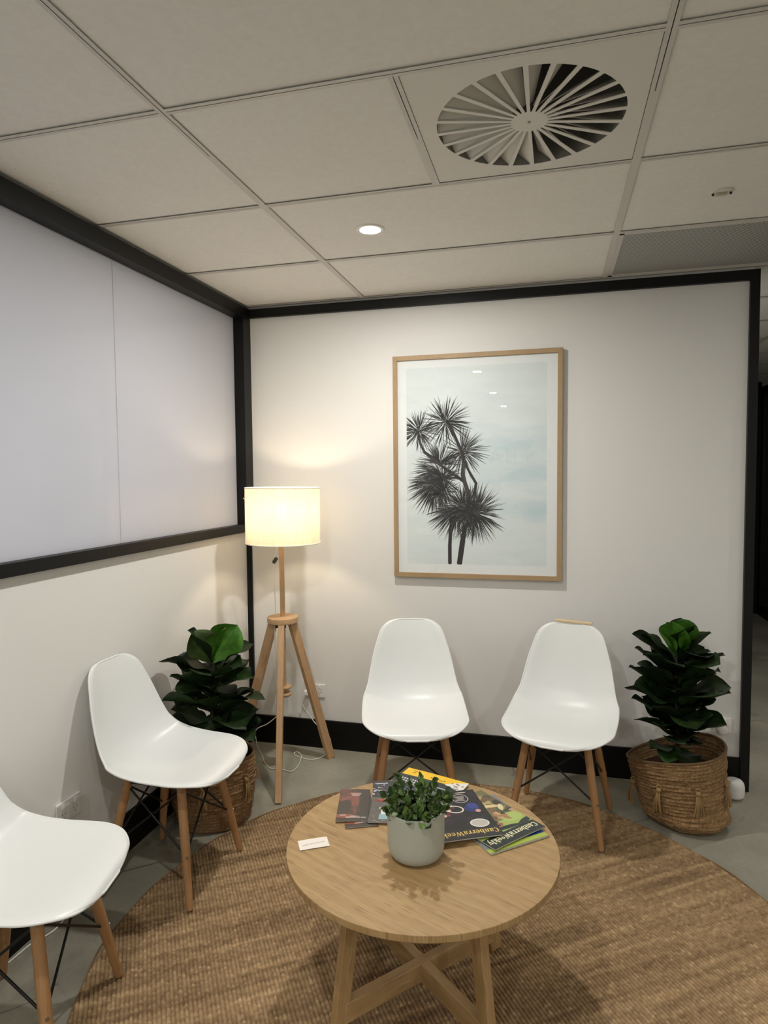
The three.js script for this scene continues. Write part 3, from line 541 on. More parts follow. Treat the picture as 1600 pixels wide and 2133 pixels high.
// ---------------------------------------------------------------- potted plant on the table
{
  const px = 1.296, pz = 1.612, t = thing('potted_plant', 'small leafy artificial plant in a pale grey round pot on the table', 'plant', [px, TB.y, pz]);
  const R = 0.079, h = 0.138, pr = [[0, 0.002], [0.05, 0.002], [0.06, 0.004], [0.069, 0.010], [0.075, 0.019], [0.078, 0.032], [R, 0.05], [R, h - 0.002], [R - 0.001, h - 0.0004], [R - 0.0025, h], [R - 0.005, h - 0.001], [R - 0.006, h - 0.004], [R - 0.006, 0.11], [0, 0.11]];
  part('pot', new THREE.LatheGeometry(pr.map((p) => new THREE.Vector2(...p)), 72), phys({ color: 0xa9aea3, roughness: 0.45, clearcoat: 0.15, clearcoatRoughness: 0.4 }), t, 'pale grey-green ceramic pot');
  part('soil', new THREE.CylinderGeometry(R - 0.006, R - 0.006, 0.006, 40).translate(0, 0.116, 0), std({ color: 0x1a1712, roughness: 1 }), t);
  const lg = (() => { // small paddle leaf along +y, cupped
    const pos = [0, 0, 0], idx = [], n = 5; const w = [0.004, 0.0085, 0.0098, 0.0078, 0];
    for (let i = 0; i < n; i++) { const y = 0.003 + (i / (n - 1)) * 0.018, z = 0.0035 * Math.sin((i / (n - 1)) * 2); pos.push(-w[i], y, z + 0.0018, 0, y, z, w[i], y, z + 0.0018); }
    idx.push(0, 2, 1, 0, 3, 2); for (let i = 0; i < n - 1; i++) { const a = 1 + 3 * i; idx.push(a, a + 1, a + 3, a + 1, a + 4, a + 3, a + 1, a + 2, a + 4, a + 2, a + 5, a + 4); }
    const g = new THREE.BufferGeometry(); g.setAttribute('position', new THREE.Float32BufferAttribute(pos, 3)); g.setIndex(idx); g.computeVertexNormals(); return g;
  })();
  const mats = [0x3a5222, 0x4c672e, 0x6d8843, 0x2c421e].map((c) => phys({ color: c, roughness: 0.5, side: THREE.DoubleSide, clearcoat: 0.15, clearcoatRoughness: 0.4 }));
  const stemMat = std({ color: 0x3a3d22, roughness: 0.7 });
  for (let k = 0; k < 27; k++) {
    const a = k * 2.39996, f = Math.sqrt((k + 0.5) / 27), r0 = f * 0.056, tilt = f * 0.95 + rr(-0.12, 0.12);
    const tall = (k === 1 || k === 3 ? 0.115 : k < 6 ? 0.085 : k < 14 ? 0.066 : 0.056) + rr(-0.012, 0.012);
    const base = V(r0 * Math.cos(a), 0.116, r0 * Math.sin(a)), dir = V(Math.sin(tilt) * Math.cos(a), Math.cos(tilt), Math.sin(tilt) * Math.sin(a)).normalize();
    const tip = base.clone().addScaledVector(dir, tall);
    const s = part('sprig', bar(base, tip, 0.0016, 0.0009, 6), stemMat, t);
    const side = V(0, 1, 0.3).cross(dir).normalize(), up2 = dir.clone().cross(side);
    for (let q = 0; q < 11; q++) {
      const fy = 0.22 + 0.78 * (q / 10), p = base.clone().lerp(tip, fy), b = q * 2.4 + k, open = lerp(1.45, 0.5, q / 10) + rr(-0.3, 0.3);
      const out = side.clone().multiplyScalar(Math.cos(b)).addScaledVector(up2, Math.sin(b)), ld = dir.clone().multiplyScalar(Math.cos(open)).addScaledVector(out, Math.sin(open)).normalize();
      const n = out.clone().multiplyScalar(-Math.cos(open)).addScaledVector(dir, Math.sin(open)).normalize(), x = ld.clone().cross(n).normalize();
      const m = part('leaf', lg, mats[(k + q * 3) % 4], s); m.matrixAutoUpdate = true;
      m.quaternion.setFromRotationMatrix(new THREE.Matrix4().makeBasis(x, ld, n)); m.position.copy(p); m.scale.setScalar(rr(0.75, 1.2));
    }
  }
}

// ---------------------------------------------------------------- tripod floor lamp
{
  const cx = 0.362, cz = 0.357, t = thing('tripod_floor_lamp', 'wooden tripod floor lamp with a lit cream drum shade in the corner', 'floor lamp', [cx, 0, cz]);
  const feet = [[0.442 - cx, 0.628 - cz], [0.519 - cx, 0.118 - cz], [0.078 - cx, 0.336 - cz]];
  for (const [x, z] of feet) {
    const d = Math.hypot(x, z), top = V((x / d) * 0.052, 0.782, (z / d) * 0.052);
    part('leg', beam(V(x, 0.0, z), top, 0.029, 0.042, 0.003), beech, t);
  }
  part('top_disc', new THREE.LatheGeometry([[0, 0.778], [0.074, 0.778], [0.077, 0.781], [0.077, 0.804], [0.074, 0.807], [0, 0.807]].map((p) => new THREE.Vector2(...p)), 56), beech, t, 'round wooden plate joining the legs');
  part('pole', bar(V(0, 0.40, 0), V(0, 1.25, 0), 0.0125, 0.0125, 20), beech, t);
  for (const y of [0.405, 0.440]) part('clamp_knob', new THREE.LatheGeometry([[0.012, y], [0.030, y], [0.037, y + 0.006], [0.038, y + 0.014], [0.032, y + 0.019], [0.012, y + 0.019]].map((p) => new THREE.Vector2(...p)), 36), beech, t, 'turned wooden knob on the centre rod');
  for (const s of [-1, 1]) part('hinge_bracket', bx(s * 0.02 - 0.006, 0.755, 0.02, s * 0.02 + 0.006, 0.778, 0.034), rodMat, t);
  // shade: linen drum with rolled rims
  const linen = dataTex(512, 256, (u, v) => { const a = noise(u, v, 250, 3, 301), b = noise(u, v, 3, 128, 307), s = fbm(u, v, 8, 311, 3); const k = 0.90 + 0.05 * (a - 0.5) + 0.05 * (b - 0.5) + 0.06 * (s - 0.5); return [k, k * 0.985, k * 0.95]; }, true);
  const y0 = 1.176, y1 = 1.446, rs = 0.183;
  const cyl = new THREE.CylinderGeometry(rs, rs, y1 - y0, 96, 1, true).translate(0, (y0 + y1) / 2, 0);
  const sh = part('lamp_shade', cyl, phys({ color: 0xf5eddd, map: linen, roughness: 0.98, transmission: 0.5, thickness: 0, side: THREE.DoubleSide }), t, 'cream linen drum shade');
  sh.rotation.z = -0.008;
  const rimMat = std({ color: 0xf0e8d8, roughness: 0.8 });
  for (const y of [y0, y1]) { const g = new THREE.TorusGeometry(rs, 0.0028, 8, 96); g.rotateX(PI / 2); g.translate(0, y, 0); const q = part('shade_rim', g, rimMat, t); q.rotation.z = -0.008; }
  for (let k = 0; k < 3; k++) { const a = k * 2.094 + 0.4; part('shade_spoke', bar(V(0, 1.235, 0), V(rs * Math.cos(a), 1.40, rs * Math.sin(a)), 0.0018, 0.0018, 6), whitePlastic, t); }
  part('lamp_socket', bar(V(0, 1.235, 0), V(0, 1.285, 0), 0.019, 0.019, 20), whitePlastic, t);
  const bulb = new THREE.LatheGeometry([[0.0001, 0.085], [0.012, 0.082], [0.022, 0.073], [0.0285, 0.058], [0.0285, 0.045], [0.022, 0.025], [0.014, 0.008], [0.013, 0]].map((p) => new THREE.Vector2(...p)), 28).translate(0, 1.285, 0);
  part('light_bulb', bulb, std({ color: 0xffffff, emissive: BULB_COLOR, emissiveIntensity: 12 }), t, 'glowing bulb');
  const L = new THREE.PointLight(BULB_COLOR, BULB, 0, 2); L.position.set(cx, 1.335, cz); L.castShadow = true; L.shadow.radius = 1.4; scene.add(L);
  // in-line switch and cord
  const sw = part('cord_switch', new RoundedBoxGeometry(0.017, 0.034, 0.014, 3, 0.004), std({ color: 0x35322c, roughness: 0.5 }), t, 'dark in-line switch'); sw.position.set(-0.030, 1.088, 0.012); sw.rotation.z = -0.6;
  const W = (x, y, z) => V(x - cx, y, z - cz);
  part('cord', tube([W(0.355, 1.20, 0.372), W(0.343, 1.14, 0.375), W(0.330, 1.10, 0.372)], 0.0022, 20, 6), cordMat, t);
  part('cord', tube([W(0.326, 1.075, 0.37), W(0.325, 1.0, 0.368), W(0.326, 0.90, 0.366), W(0.327, 0.812, 0.364), W(0.326, 0.79, 0.362), W(0.325, 0.74, 0.372), W(0.335, 0.66, 0.40), W(0.345, 0.60, 0.43), W(0.36, 0.50, 0.44), W(0.37, 0.42, 0.455), W(0.362, 0.34, 0.43), W(0.335, 0.31, 0.40), W(0.286, 0.27, 0.40), W(0.235, 0.243, 0.395), W(0.213, 0.215, 0.385), W(0.2, 0.16, 0.35), W(0.165, 0.08, 0.26), W(0.17, 0.012, 0.215), W(0.2, 0.004, 0.26), W(0.261, 0.004, 0.318), W(0.326, 0.004, 0.316), W(0.373, 0.004, 0.329), W(0.39, 0.004, 0.3), W(0.384, 0.004, 0.225), W(0.363, 0.009, 0.15), W(0.326, 0.010, 0.114), W(0.313, 0.006, 0.127), W(0.343, 0.004, 0.154), W(0.424, 0.004, 0.173), W(0.472, 0.005, 0.137), W(0.492, 0.02, 0.085), W(0.498, 0.06, 0.055), W(0.47, 0.10, 0.045), W(0.406, 0.146, 0.04), W(0.372, 0.185, 0.035), W(0.335, 0.231, 0.035), W(0.328, 0.273, 0.04), W(0.349, 0.303, 0.048)], 0.0023, 420, 7), cordMat, t, 'white cord curling over the floor to the socket');
  const plug = part('plug', new RoundedBoxGeometry(0.03, 0.028, 0.034, 3, 0.006), whitePlastic, t); plug.position.set(0.355 - cx, 0.312, 0.030 - cz);
}

// ---------------------------------------------------------------- power points
function powerPoint(at, turn, label, double, coverGlass) {
  const t = thing('power_point', label, 'socket', at, turn, 'wall sockets');
  part('plate', new RoundedBoxGeometry(0.115, 0.074, 0.009, 3, 0.003).translate(0, 0, 0.0045), whitePlastic, t);
  for (const s of double ? [-1, 1] : [1]) {
    part('rocker', new RoundedBoxGeometry(0.012, 0.018, 0.004, 2, 0.0015).translate(s * 0.03, 0.022, 0.010), whitePlastic, t);
    for (const [dx, dy, r] of [[-0.007, -0.006, 0.5], [0.007, -0.006, -0.5], [0, -0.018, 0]]) { const g = new THREE.BoxGeometry(0.0022, 0.0075, 0.0008).rotateZ(r).translate(s * 0.028 + dx, dy, 0.0093); part('slot', g, std({ color: 0x2c2b29, roughness: 0.7 }), t); }
  }
  if (coverGlass) part('cover', new RoundedBoxGeometry(0.13, 0.09, 0.03, 3, 0.006).translate(0, -0.004, 0.024), phys({ color: 0xf4f4f2, roughness: 0.06, transmission: 0.85, thickness: 0, ior: 1.45 }), t, 'clear plastic cover');
  return t;
}
powerPoint([0.392, 0.318, 0], 0, 'white double socket behind the lamp leg with a white plug in it', true);
const pp3 = powerPoint([2.425, 0.305, 0], 0, 'white double socket half hidden behind the right plant', true);
powerPoint([0, 0.335, 1.44], PI / 2, 'white double socket under a clear cover, low on the left wall', true, true);
{
  const t = thing('plug_adapter', 'white round plug adapter in the socket behind the right plant', 'plug', [2.44, 0.290, 0.0095]);
  part('body', new THREE.LatheGeometry([[0, 0.034], [0.014, 0.034], [0.0205, 0.030], [0.023, 0.022], [0.023, 0]].map((p) => new THREE.Vector2(...p)), 36).rotateX(PI / 2), whitePlastic, t);
  part('cord', tube([V(0, -0.02, 0.018), V(0.002, -0.06, 0.02), V(0.008, -0.12, 0.02), V(0.012, -0.16, 0.026), V(0.0, -0.25, 0.03), V(-0.02, -0.282, 0.03), V(-0.04, -0.2868, 0.03)], 0.0018, 60, 6), cordMat, t);
}
solo('floor_cable', tube([V(0.022, 0.0035, 1.95), V(0.024, 0.0035, 1.80), V(0.03, 0.0035, 1.736), V(0.034, 0.0035, 1.67), V(0.045, 0.0035, 1.641), V(0.06, 0.0035, 1.596), V(0.058, 0.0035, 1.563), V(0.05, 0.01, 1.527), V(0.03, 0.08, 1.48), V(0.022, 0.2, 1.455), V(0.02, 0.29, 1.45)], 0.003, 160, 7), cordMat, 'white cable on the floor along the left skirting under the nearest chair', 'cable');

// ---------------------------------------------------------------- smart speaker
{
  const t = thing('small_speaker', 'small white rounded speaker on the floor at the end of the black skirting', 'speaker', [2.476, 0, 0.088]);
  const pr = [[0, 0.001], [0.026, 0.001], [0.036, 0.004], [0.0425, 0.012], [0.0455, 0.026], [0.046, 0.045], [0.0445, 0.062], [0.040, 0.074], [0.032, 0.082], [0.02, 0.0855], [0, 0.086]];
  part('body', new THREE.LatheGeometry(new THREE.SplineCurve(pr.map((p) => new THREE.Vector2(...p))).getPoints(40), 56), std({ color: 0xe2e1dd, roughness: 0.7 }), t);
  part('foot', new THREE.CylinderGeometry(0.03, 0.03, 0.001, 32).translate(0, 0.0005, 0), rodMat, t);
}

// ---------------------------------------------------------------- woven baskets with fiddle-leaf figs
const juteTex = dataTex(512, 512, (u, v) => { const a = noise(u, v, 60, 120, 401), b = noise(u + 0.3 * v, v, 120, 40, 409), c = fbm(u, v, 4, 419, 3), f = noise(u, v, 250, 250, 421); let k = clamp(0.15 + 0.35 * a + 0.3 * b + 0.3 * (c - 0.3) + 0.15 * (f - 0.5)); return mixc([0.34, 0.25, 0.155], [0.73, 0.585, 0.405], k); }, true);
const juteBump = dataTex(512, 512, (u, v) => 0.5 * noise(u + 0.25 * v, v, 140, 60, 431) + 0.5 * noise(u, v, 200, 200, 433));
const juteMat = std({ map: rep(juteTex, 3, 1), bumpMap: rep(juteBump, 3, 1), bumpScale: 0.004, roughness: 0.95, side: THREE.DoubleSide });
const tasselMat = std({ color: 0x967850, roughness: 0.95 });
function basket(parent, wall, rows, rimThickness = 0.007) { // wall(f, a) gives a point on the outside at height fraction f, angle a
  const NA = 96, NF = rows * 5, pos = [], uv = [], idx = [];
  for (let i = 0; i <= NF; i++) for (let k = 0; k <= NA; k++) {
    const f = i / NF, a = (k / NA) * PI * 2, p = wall(f, a), c = wall(f, a + PI);
    const out = p.clone().sub(c); out.y = 0; out.normalize();
    const ridge = Math.abs(Math.sin(f * rows * PI + 0.25 * Math.sin(a * 3 + f * 5))), lump = noise(k / NA, f, 24, 40, 441) - 0.5;
    p.addScaledVector(out, 0.0040 * ridge + 0.008 * lump + 0.004 * (noise(k / NA, f, 48, 96, 443) - 0.5)); pos.push(p.x, p.y, p.z); uv.push(k / NA, f);
  }
  for (let i = 0; i < NF; i++) for (let k = 0; k < NA; k++) { const a = i * (NA + 1) + k; idx.push(a, a + NA + 1, a + 1, a + 1, a + NA + 1, a + NA + 2); }
  const g = new THREE.BufferGeometry(); g.setAttribute('position', new THREE.Float32BufferAttribute(pos, 3)); g.setAttribute('uv', new THREE.Float32BufferAttribute(uv, 2)); g.setIndex(idx); g.computeVertexNormals();
  const side = part('basket', g, juteMat, parent, 'coiled jute basket');
  const rim = []; for (let k = 0; k < 64; k++) rim.push(wall(1, (k / 64) * PI * 2)); part('rim', tube(rim, rimThickness, 200, 8, true), juteMat, side);
  const bp = [0, 0, 0], bi = []; const c0 = V(0, 0, 0); for (let k = 0; k < 48; k++) { const p = wall(0, (k / 48) * PI * 2); bp.push(p.x, 0.002, p.z); c0.add(p.clone().multiplyScalar(1 / 48)); bi.push(0, 1 + (k + 1) % 48, 1 + k); } bp[0] = c0.x; bp[1] = 0.002; bp[2] = c0.z;
  const bg = new THREE.BufferGeometry(); bg.setAttribute('position', new THREE.Float32BufferAttribute(bp, 3)); bg.setIndex(bi); bg.computeVertexNormals(); bg.setAttribute('uv', new THREE.Float32BufferAttribute(new Float32Array(bp.length / 3 * 2), 2)); part('bottom', bg, juteMat, side);
  return side;
}
function tassel(parent, p, out, len = 0.085) {
  const t = part('tassel', new THREE.SphereGeometry(0.011, 14, 10).translate(p.x + out.x * 0.014, p.y, p.z + out.z * 0.014), tasselMat, parent);
  const side = V(-out.z, 0, out.x), strands = [];
  for (let k = 0; k < 16; k++) { const s = rr(-1, 1), q = rr(0, 1); const a = p.clone().addScaledVector(out, 0.014).addScaledVector(side, s * 0.006).add(V(0, -0.006, 0)); const b = p.clone().addScaledVector(out, 0.016 + q * 0.014).addScaledVector(side, s * 0.022).add(V(0, -len + rr(0, 0.015), 0)); strands.push(tube([a, a.clone().lerp(b, 0.5).addScaledVector(out, 0.006), b], 0.0021, 6, 5)); }
  part('fringe', merge(strands), tasselMat, t);
  part('loop', new THREE.TorusGeometry(0.009, 0.0028, 8, 18).translate(p.x + out.x * 0.014, p.y + 0.012, p.z + out.z * 0.014), tasselMat, t);
}
// fiddle leaf, base at the origin, length 1 along +y, facing +z
function figLeaf(width, curl, cup, wave, sd) {
  const n = 12, m = 6, pos = [], uv = [], idx = [];
  const prof = (f) => { const a = Math.sin(Math.PI * Math.pow(f, 1.25)) ** 0.75; return width * (a * (0.72 + 0.42 * f) * (1 - 0.10 * Math.exp(-((f - 0.38) ** 2) / 0.012))) * (f > 0.97 ? 0.9 : 1) + 0.012 * (1 - f); };
  for (let i = 0; i <= n; i++) { const f = i / n, w = prof(f), ang = curl * f * f; const y = f * (1 - 0.12 * Math.abs(curl) * f), z0 = -curl * 0.42 * f * f;
    for (let j = 0; j <= m; j++) { const s = -1 + (2 * j) / m; const z = z0 + cup * w * s * s + wave * Math.sin(f * 9 + sd + s * 1.2) * Math.abs(s) * 0.05 - (Math.abs(s) < 0.01 ? 0.010 : 0); pos.push(s * w, y, z); uv.push(0.5 + s * 0.5, f); } }
  for (let i = 0; i < n; i++) for (let j = 0; j < m; j++) { const a = i * (m + 1) + j; idx.push(a, a + 1, a + m + 1, a + 1, a + m + 2, a + m + 1); }
  const g = new THREE.BufferGeometry(); g.setAttribute('position', new THREE.Float32BufferAttribute(pos, 3)); g.setAttribute('uv', new THREE.Float32BufferAttribute(uv, 2)); g.setIndex(idx); g.computeVertexNormals(); return g;
}
const leafShapes = [figLeaf(0.36, 0.25, 0.25, 1, 0), figLeaf(0.38, 0.4, 0.18, 1.3, 2), figLeaf(0.32, 0.15, 0.4, 0.8, 4), figLeaf(0.42, 0.1, 0.25, 1.2, 1)];
const veinTex = dataTex(128, 256, (u, v) => { const s = Math.abs(u - 0.5) * 2, rib = s < 0.03 ? 1 : 0, q = (v * 9 - s * 1.6), f = q - Math.floor(q), vein = f < 0.07 ? 0.7 : 0, n = fbm(u, v, 8, 461, 3); const k = Math.max(rib, vein) * 0.35; const b = 0.72 + 0.3 * (n - 0.5); return [lerp(b, 1, k), lerp(b, 1, k), lerp(b, 0.9, k)]; }, true);
const leafMat = (c) => phys({ color: c, map: veinTex, roughness: 0.5, side: THREE.DoubleSide, specularIntensity: 0.45 });
const leafDark = [leafMat(0x293f1e), leafMat(0x304822), leafMat(0x243619)], leafMid = leafMat(0x385a26), leafBright = leafMat(0x57922c), leafOlive = leafMat(0x556b35);
function putLeaf(parent, base, az, pitch, length, roll, mat, shape) { // az: heading round y (0 = +z), pitch: up from horizontal
  const dir = V(Math.sin(az) * Math.cos(pitch), Math.sin(pitch), Math.cos(az) * Math.cos(pitch));
  const n0 = V(-Math.sin(az) * Math.sin(pitch), Math.cos(pitch), -Math.cos(az) * Math.sin(pitch)); // upper side
  const x = dir.clone().cross(n0).normalize();
  const m = part('leaf', leafShapes[shape % 4], mat, parent);
  m.quaternion.setFromRotationMatrix(new THREE.Matrix4().makeBasis(x, dir, n0)); m.rotateY(roll); m.position.copy(base); m.scale.setScalar(length);
  // keep the blade clear of both walls
  const pos = m.geometry.attributes.position, p = V(0, 0, 0);
  for (let tries = 0; tries < 12; tries++) {
    m.updateMatrix(); let lo = 9, back = 9;
    for (let i = 0; i < pos.count; i++) { p.fromBufferAttribute(pos, i).applyMatrix4(m.matrix); lo = Math.min(lo, p.x + parent.position.x); back = Math.min(back, p.z + parent.position.z); }
    if (lo > 0.012 && back > 0.03) break;
    m.scale.multiplyScalar(0.93);
  }
}
const TO_CAM_L = Math.atan2(1.656 - 0.2, 3.32 - 0.8), TO_CAM_R = Math.atan2(1.656 - 2.2, 3.32 - 0.3);
{ // left plant, between the chair and the lamp
  const t = thing('fiddle_leaf_fig', 'artificial fiddle-leaf fig in a jute basket behind the left wall chair', 'plant', [0.212, 0, 0.80]);
  const wall = (f, a) => { const r = lerp(0.155, 0.180, Math.sin(f * 2.2)) * (1 + 0.02 * Math.sin(a * 3 + 1)); return V(r * Math.cos(a), 0.004 + f * (0.285 + 0.012 * Math.sin(a * 2)), r * Math.sin(a)); };
  const b = basket(t, wall, 21);
  for (const a of [0.3, 1.3, 2.3, 5.4]) { const p = wall(0.72, a); tassel(b, p, V(Math.cos(a), 0, Math.sin(a))); }
  part('filler', new THREE.SphereGeometry(0.165, 32, 12, 0, PI * 2, 0, PI / 2).scale(1, 0.25, 1).translate(0, 0.19, 0), std({ color: 0x7a5a34, roughness: 1, map: juteTex, bumpMap: juteBump, bumpScale: 0.02 }), t, 'brown coir filling');
  const stem = std({ color: 0x2c2418, roughness: 0.8 });
  part('stem', tube([V(0, 0.2, 0), V(0.005, 0.45, 0.01), V(0.012, 0.70, 0.0)], 0.009, 24, 8), stem, t);
  const C = TO_CAM_L; // leaves by height: [y, heading off the camera side, pitch, length, roll, tone, shape]
  const L = [
    [0.69, 1.5, 0.88, 0.185, 1.35, 'b', 3], [0.69, -1.4, 1.05, 0.16, -1.3, 'o', 3], [0.68, -1.0, 0.95, 0.20, -0.4, 'd', 2], [0.66, 1.5, 0.62, 0.19, 0.1, 'd', 1], [0.66, 2.6, 0.8, 0.18, 0, 'd', 0],
    [0.63, -1.5, 0.5, 0.22, 0.3, 'd', 1], [0.62, 0.0, 0.35, 0.20, 0, 'd', 3], [0.60, 0.9, 0.25, 0.20, 0.3, 'd', 0], [0.57, -0.75, 0.3, 0.2, -0.2, 'd', 1], [0.58, 2.2, 0.35, 0.2, 0, 'd', 2],
    [0.53, -1.9, 0.45, 0.20, 0.4, 'd', 2], [0.52, 0.35, 0.75, 0.14, 1.1, 'm', 2], [0.50, 1.3, 0.22, 0.23, -0.3, 'd', 1], [0.50, -1.15, 0.28, 0.22, 0.2, 'd', 3], [0.47, 2.9, 0.3, 0.2, 0, 'd', 0],
    [0.45, 0.55, 0.1, 0.22, 0, 'd', 3], [0.45, -0.3, 0.0, 0.2, 0.2, 'd', 0], [0.43, -1.6, 0.15, 0.23, -0.3, 'd', 1], [0.40, 1.55, 0.25, 0.2, 0.5, 'd', 2], [0.38, 0.9, 0.2, 0.21, -0.2, 'd', 1],
    [0.36, -0.75, 0.05, 0.22, 0.1, 'd', 3], [0.36, -1.5, 0.1, 0.20, 0.3, 'd', 0], [0.33, 0.3, 0.05, 0.2, 0, 'd', 1], [0.33, 1.35, 0.35, 0.22, 0.6, 'd', 2], [0.32, 2.4, 0.4, 0.2, 0, 'd', 0], [0.30, -2.5, 0.6, 0.16, 0, 'd', 1]];
  L.forEach(([y, h, p, len, roll, tone, s], i) => putLeaf(t, V(0.006 + 0.008 * Math.sin(i), y, 0.008 * Math.cos(i)), C + h, p + (p < 1 && p > 0.2 ? 0.1 : 0), len * 1.08, roll, tone === 'b' ? leafBright : tone === 'o' ? leafOlive : tone === 'm' ? leafMid : leafDark[i % 3], s));
  for (let k = 0; k < 22; k++) putLeaf(t, V(0.006, 0.30 + k * 0.017, 0), C + k * 2.4 + 0.7, rr(0.2, 0.7), rr(0.16, 0.21), rr(-0.5, 0.5), leafDark[k % 3], k);
  putLeaf(t, V(0.01, 0.70, 0), C + 0.9, 1.2, 0.17, 0.1, leafBright, 3);
}
{ // right plant
  const t = thing('fiddle_leaf_fig', 'artificial fiddle-leaf fig in a slumped tasselled basket by the passage', 'plant', [2.20, 0, 0.295]);
  const wall = (f, a) => { // slumped: the base pushed towards the passage, rim tilted down on the left
    const r = lerp(0.143, 0.193, Math.pow(f, 0.6)) * (1 + 0.03 * Math.sin(a * 2 + 0.6) + (f < 0.25 ? 0.05 * Math.sin(f * 12.5) : 0)) * (f < 0.12 ? 0.93 + 0.07 * f / 0.12 : 1);
    const cx = lerp(0.022, -0.012, Math.pow(f, 0.8)), cz = lerp(0.05, -0.005, f);
    const top = 0.275 + 0.052 * Math.cos(a - 0.35) - 0.012 * Math.sin(2 * a);
    const bulge = 0.012 * Math.exp(-(((f - 0.14) / 0.1) ** 2)) * Math.max(0, Math.cos(a - 0.7));
    return V(cx + (r + bulge) * Math.cos(a), 0.004 + f * top, cz + (r + bulge) * Math.sin(a));
  };
  const b = basket(t, wall, 20, 0.006);
  for (const a of [0.55, 1.35, 2.15, 2.95]) { const p = wall(a > 2.5 ? 0.6 : 0.62, a); tassel(b, p, V(Math.cos(a), 0, Math.sin(a)), 0.095); }
  for (const a of [0.0, 2.9]) { const g = new THREE.TorusGeometry(0.013, 0.003, 8, 24); const p = wall(0.88, a), o = V(Math.cos(a), 0, Math.sin(a)); g.rotateY(Math.atan2(o.x, o.z)); g.translate(p.x - o.x * 0.004, p.y, p.z - o.z * 0.004); part('eyelet', g, steel, b); }
  part('filler', new THREE.SphereGeometry(0.172, 32, 12, 0, PI * 2, 0, PI / 2).scale(1, 0.16, 1).rotateZ(0.13).translate(-0.005, 0.185, 0.005), std({ color: 0x8a6238, roughness: 1, map: juteTex, bumpMap: juteBump, bumpScale: 0.02 }), t, 'brown coir filling');
  const stem = std({ color: 0x2c2418, roughness: 0.8 });
  part('stem', tube([V(0.0, 0.19, 0.0), V(-0.01, 0.45, 0.01), V(-0.012, 0.70, 0.0)], 0.010, 24, 8), stem, t);
  const C = TO_CAM_R;
  const L = [
    [0.70, 0.1, 1.28, 0.185, 0.1, 'b', 3], [0.70, 0.7, 1.15, 0.16, 0.5, 'B', 0], [0.69, -0.75, 1.1, 0.165, -0.5, 'B', 1], [0.70, 3.0, 1.2, 0.17, 0, 'd', 0], [0.67, 1.35, 0.75, 0.20, 0.2, 'd', 2],
    [0.66, -1.35, 0.55, 0.22, -0.2, 'd', 2], [0.64, 0.15, 0.30, 0.19, 0, 'd', 3], [0.64, 0.85, 0.42, 0.21, 0.2, 'd', 1], [0.62, 1.6, 0.5, 0.20, -0.3, 'd', 0], [0.62, -2.3, 0.6, 0.18, 0, 'd', 1],
    [0.58, -1.45, 0.62, 0.22, 0.3, 'd', 2], [0.57, -0.75, 0.55, 0.22, -0.1, 'd', 1], [0.57, 0.5, 0.72, 0.16, 0.9, 'm', 0], [0.56, 1.2, 0.50, 0.20, -0.3, 'd', 3], [0.55, 2.4, 0.6, 0.18, 0, 'd', 0],
    [0.52, -1.5, 0.42, 0.23, 0.5, 'd', 2], [0.52, 1.5, 0.35, 0.22, 0.2, 'd', 1], [0.50, 0.0, 0.5, 0.18, 0, 'd', 0], [0.48, -0.95, 0.4, 0.22, -0.4, 'd', 0], [0.48, 0.8, 0.45, 0.22, 0.2, 'd', 3],
    [0.46, 1.6, 0.4, 0.22, -0.2, 'd', 2], [0.45, -1.5, 0.42, 0.24, 0.4, 'd', 1], [0.43, 0.4, 0.15, 0.20, 0, 'd', 1], [0.42, -0.5, 0.35, 0.20, 0, 'd', 3], [0.40, 1.2, 0.2, 0.21, 0.4, 'd', 0],
    [0.40, -1.25, 0.45, 0.22, 0.2, 'd', 2], [0.36, 0.15, 0.05, 0.17, 0.3, 'd', 3], [0.34, -1.2, 0.42, 0.21, 0.3, 'd', 1], [0.34, 1.35, 0.45, 0.19, 0.2, 'd', 2], [0.33, 0.7, 0.25, 0.16, -0.2, 'd', 0],
    [0.30, -0.15, -0.35, 0.13, 0, 'm', 3], [0.29, -0.8, 0.1, 0.14, 0, 'd', 0], [0.29, 0.6, -0.1, 0.13, 0, 'd', 1]];
  L.forEach(([y, h, p, len, roll, tone, s], i) => putLeaf(t, V(-0.008 + 0.008 * Math.sin(i), y, 0.008 * Math.cos(i)), C + h, p + (p < 1 ? 0.16 : 0), len * 1.04, roll, tone === 'b' ? leafBright : tone === 'B' ? leafBright : tone === 'm' ? leafMid : leafDark[i % 3], s));
  for (let k = 0; k < 30; k++) putLeaf(t, V(-0.008, 0.31 + k * 0.0125, 0), C + k * 2.4 + 0.3, rr(0.45, 0.95), rr(0.16, 0.21), rr(-0.5, 0.5), k % 7 === 3 ? leafMid : leafDark[k % 3], k);
  putLeaf(t, V(0, 0.70, 0), C - 0.35, 1.2, 0.19, -0.3, leafBright, 0); putLeaf(t, V(0, 0.70, 0), C + 0.45, 1.25, 0.185, 0.25, leafMid, 1);
}

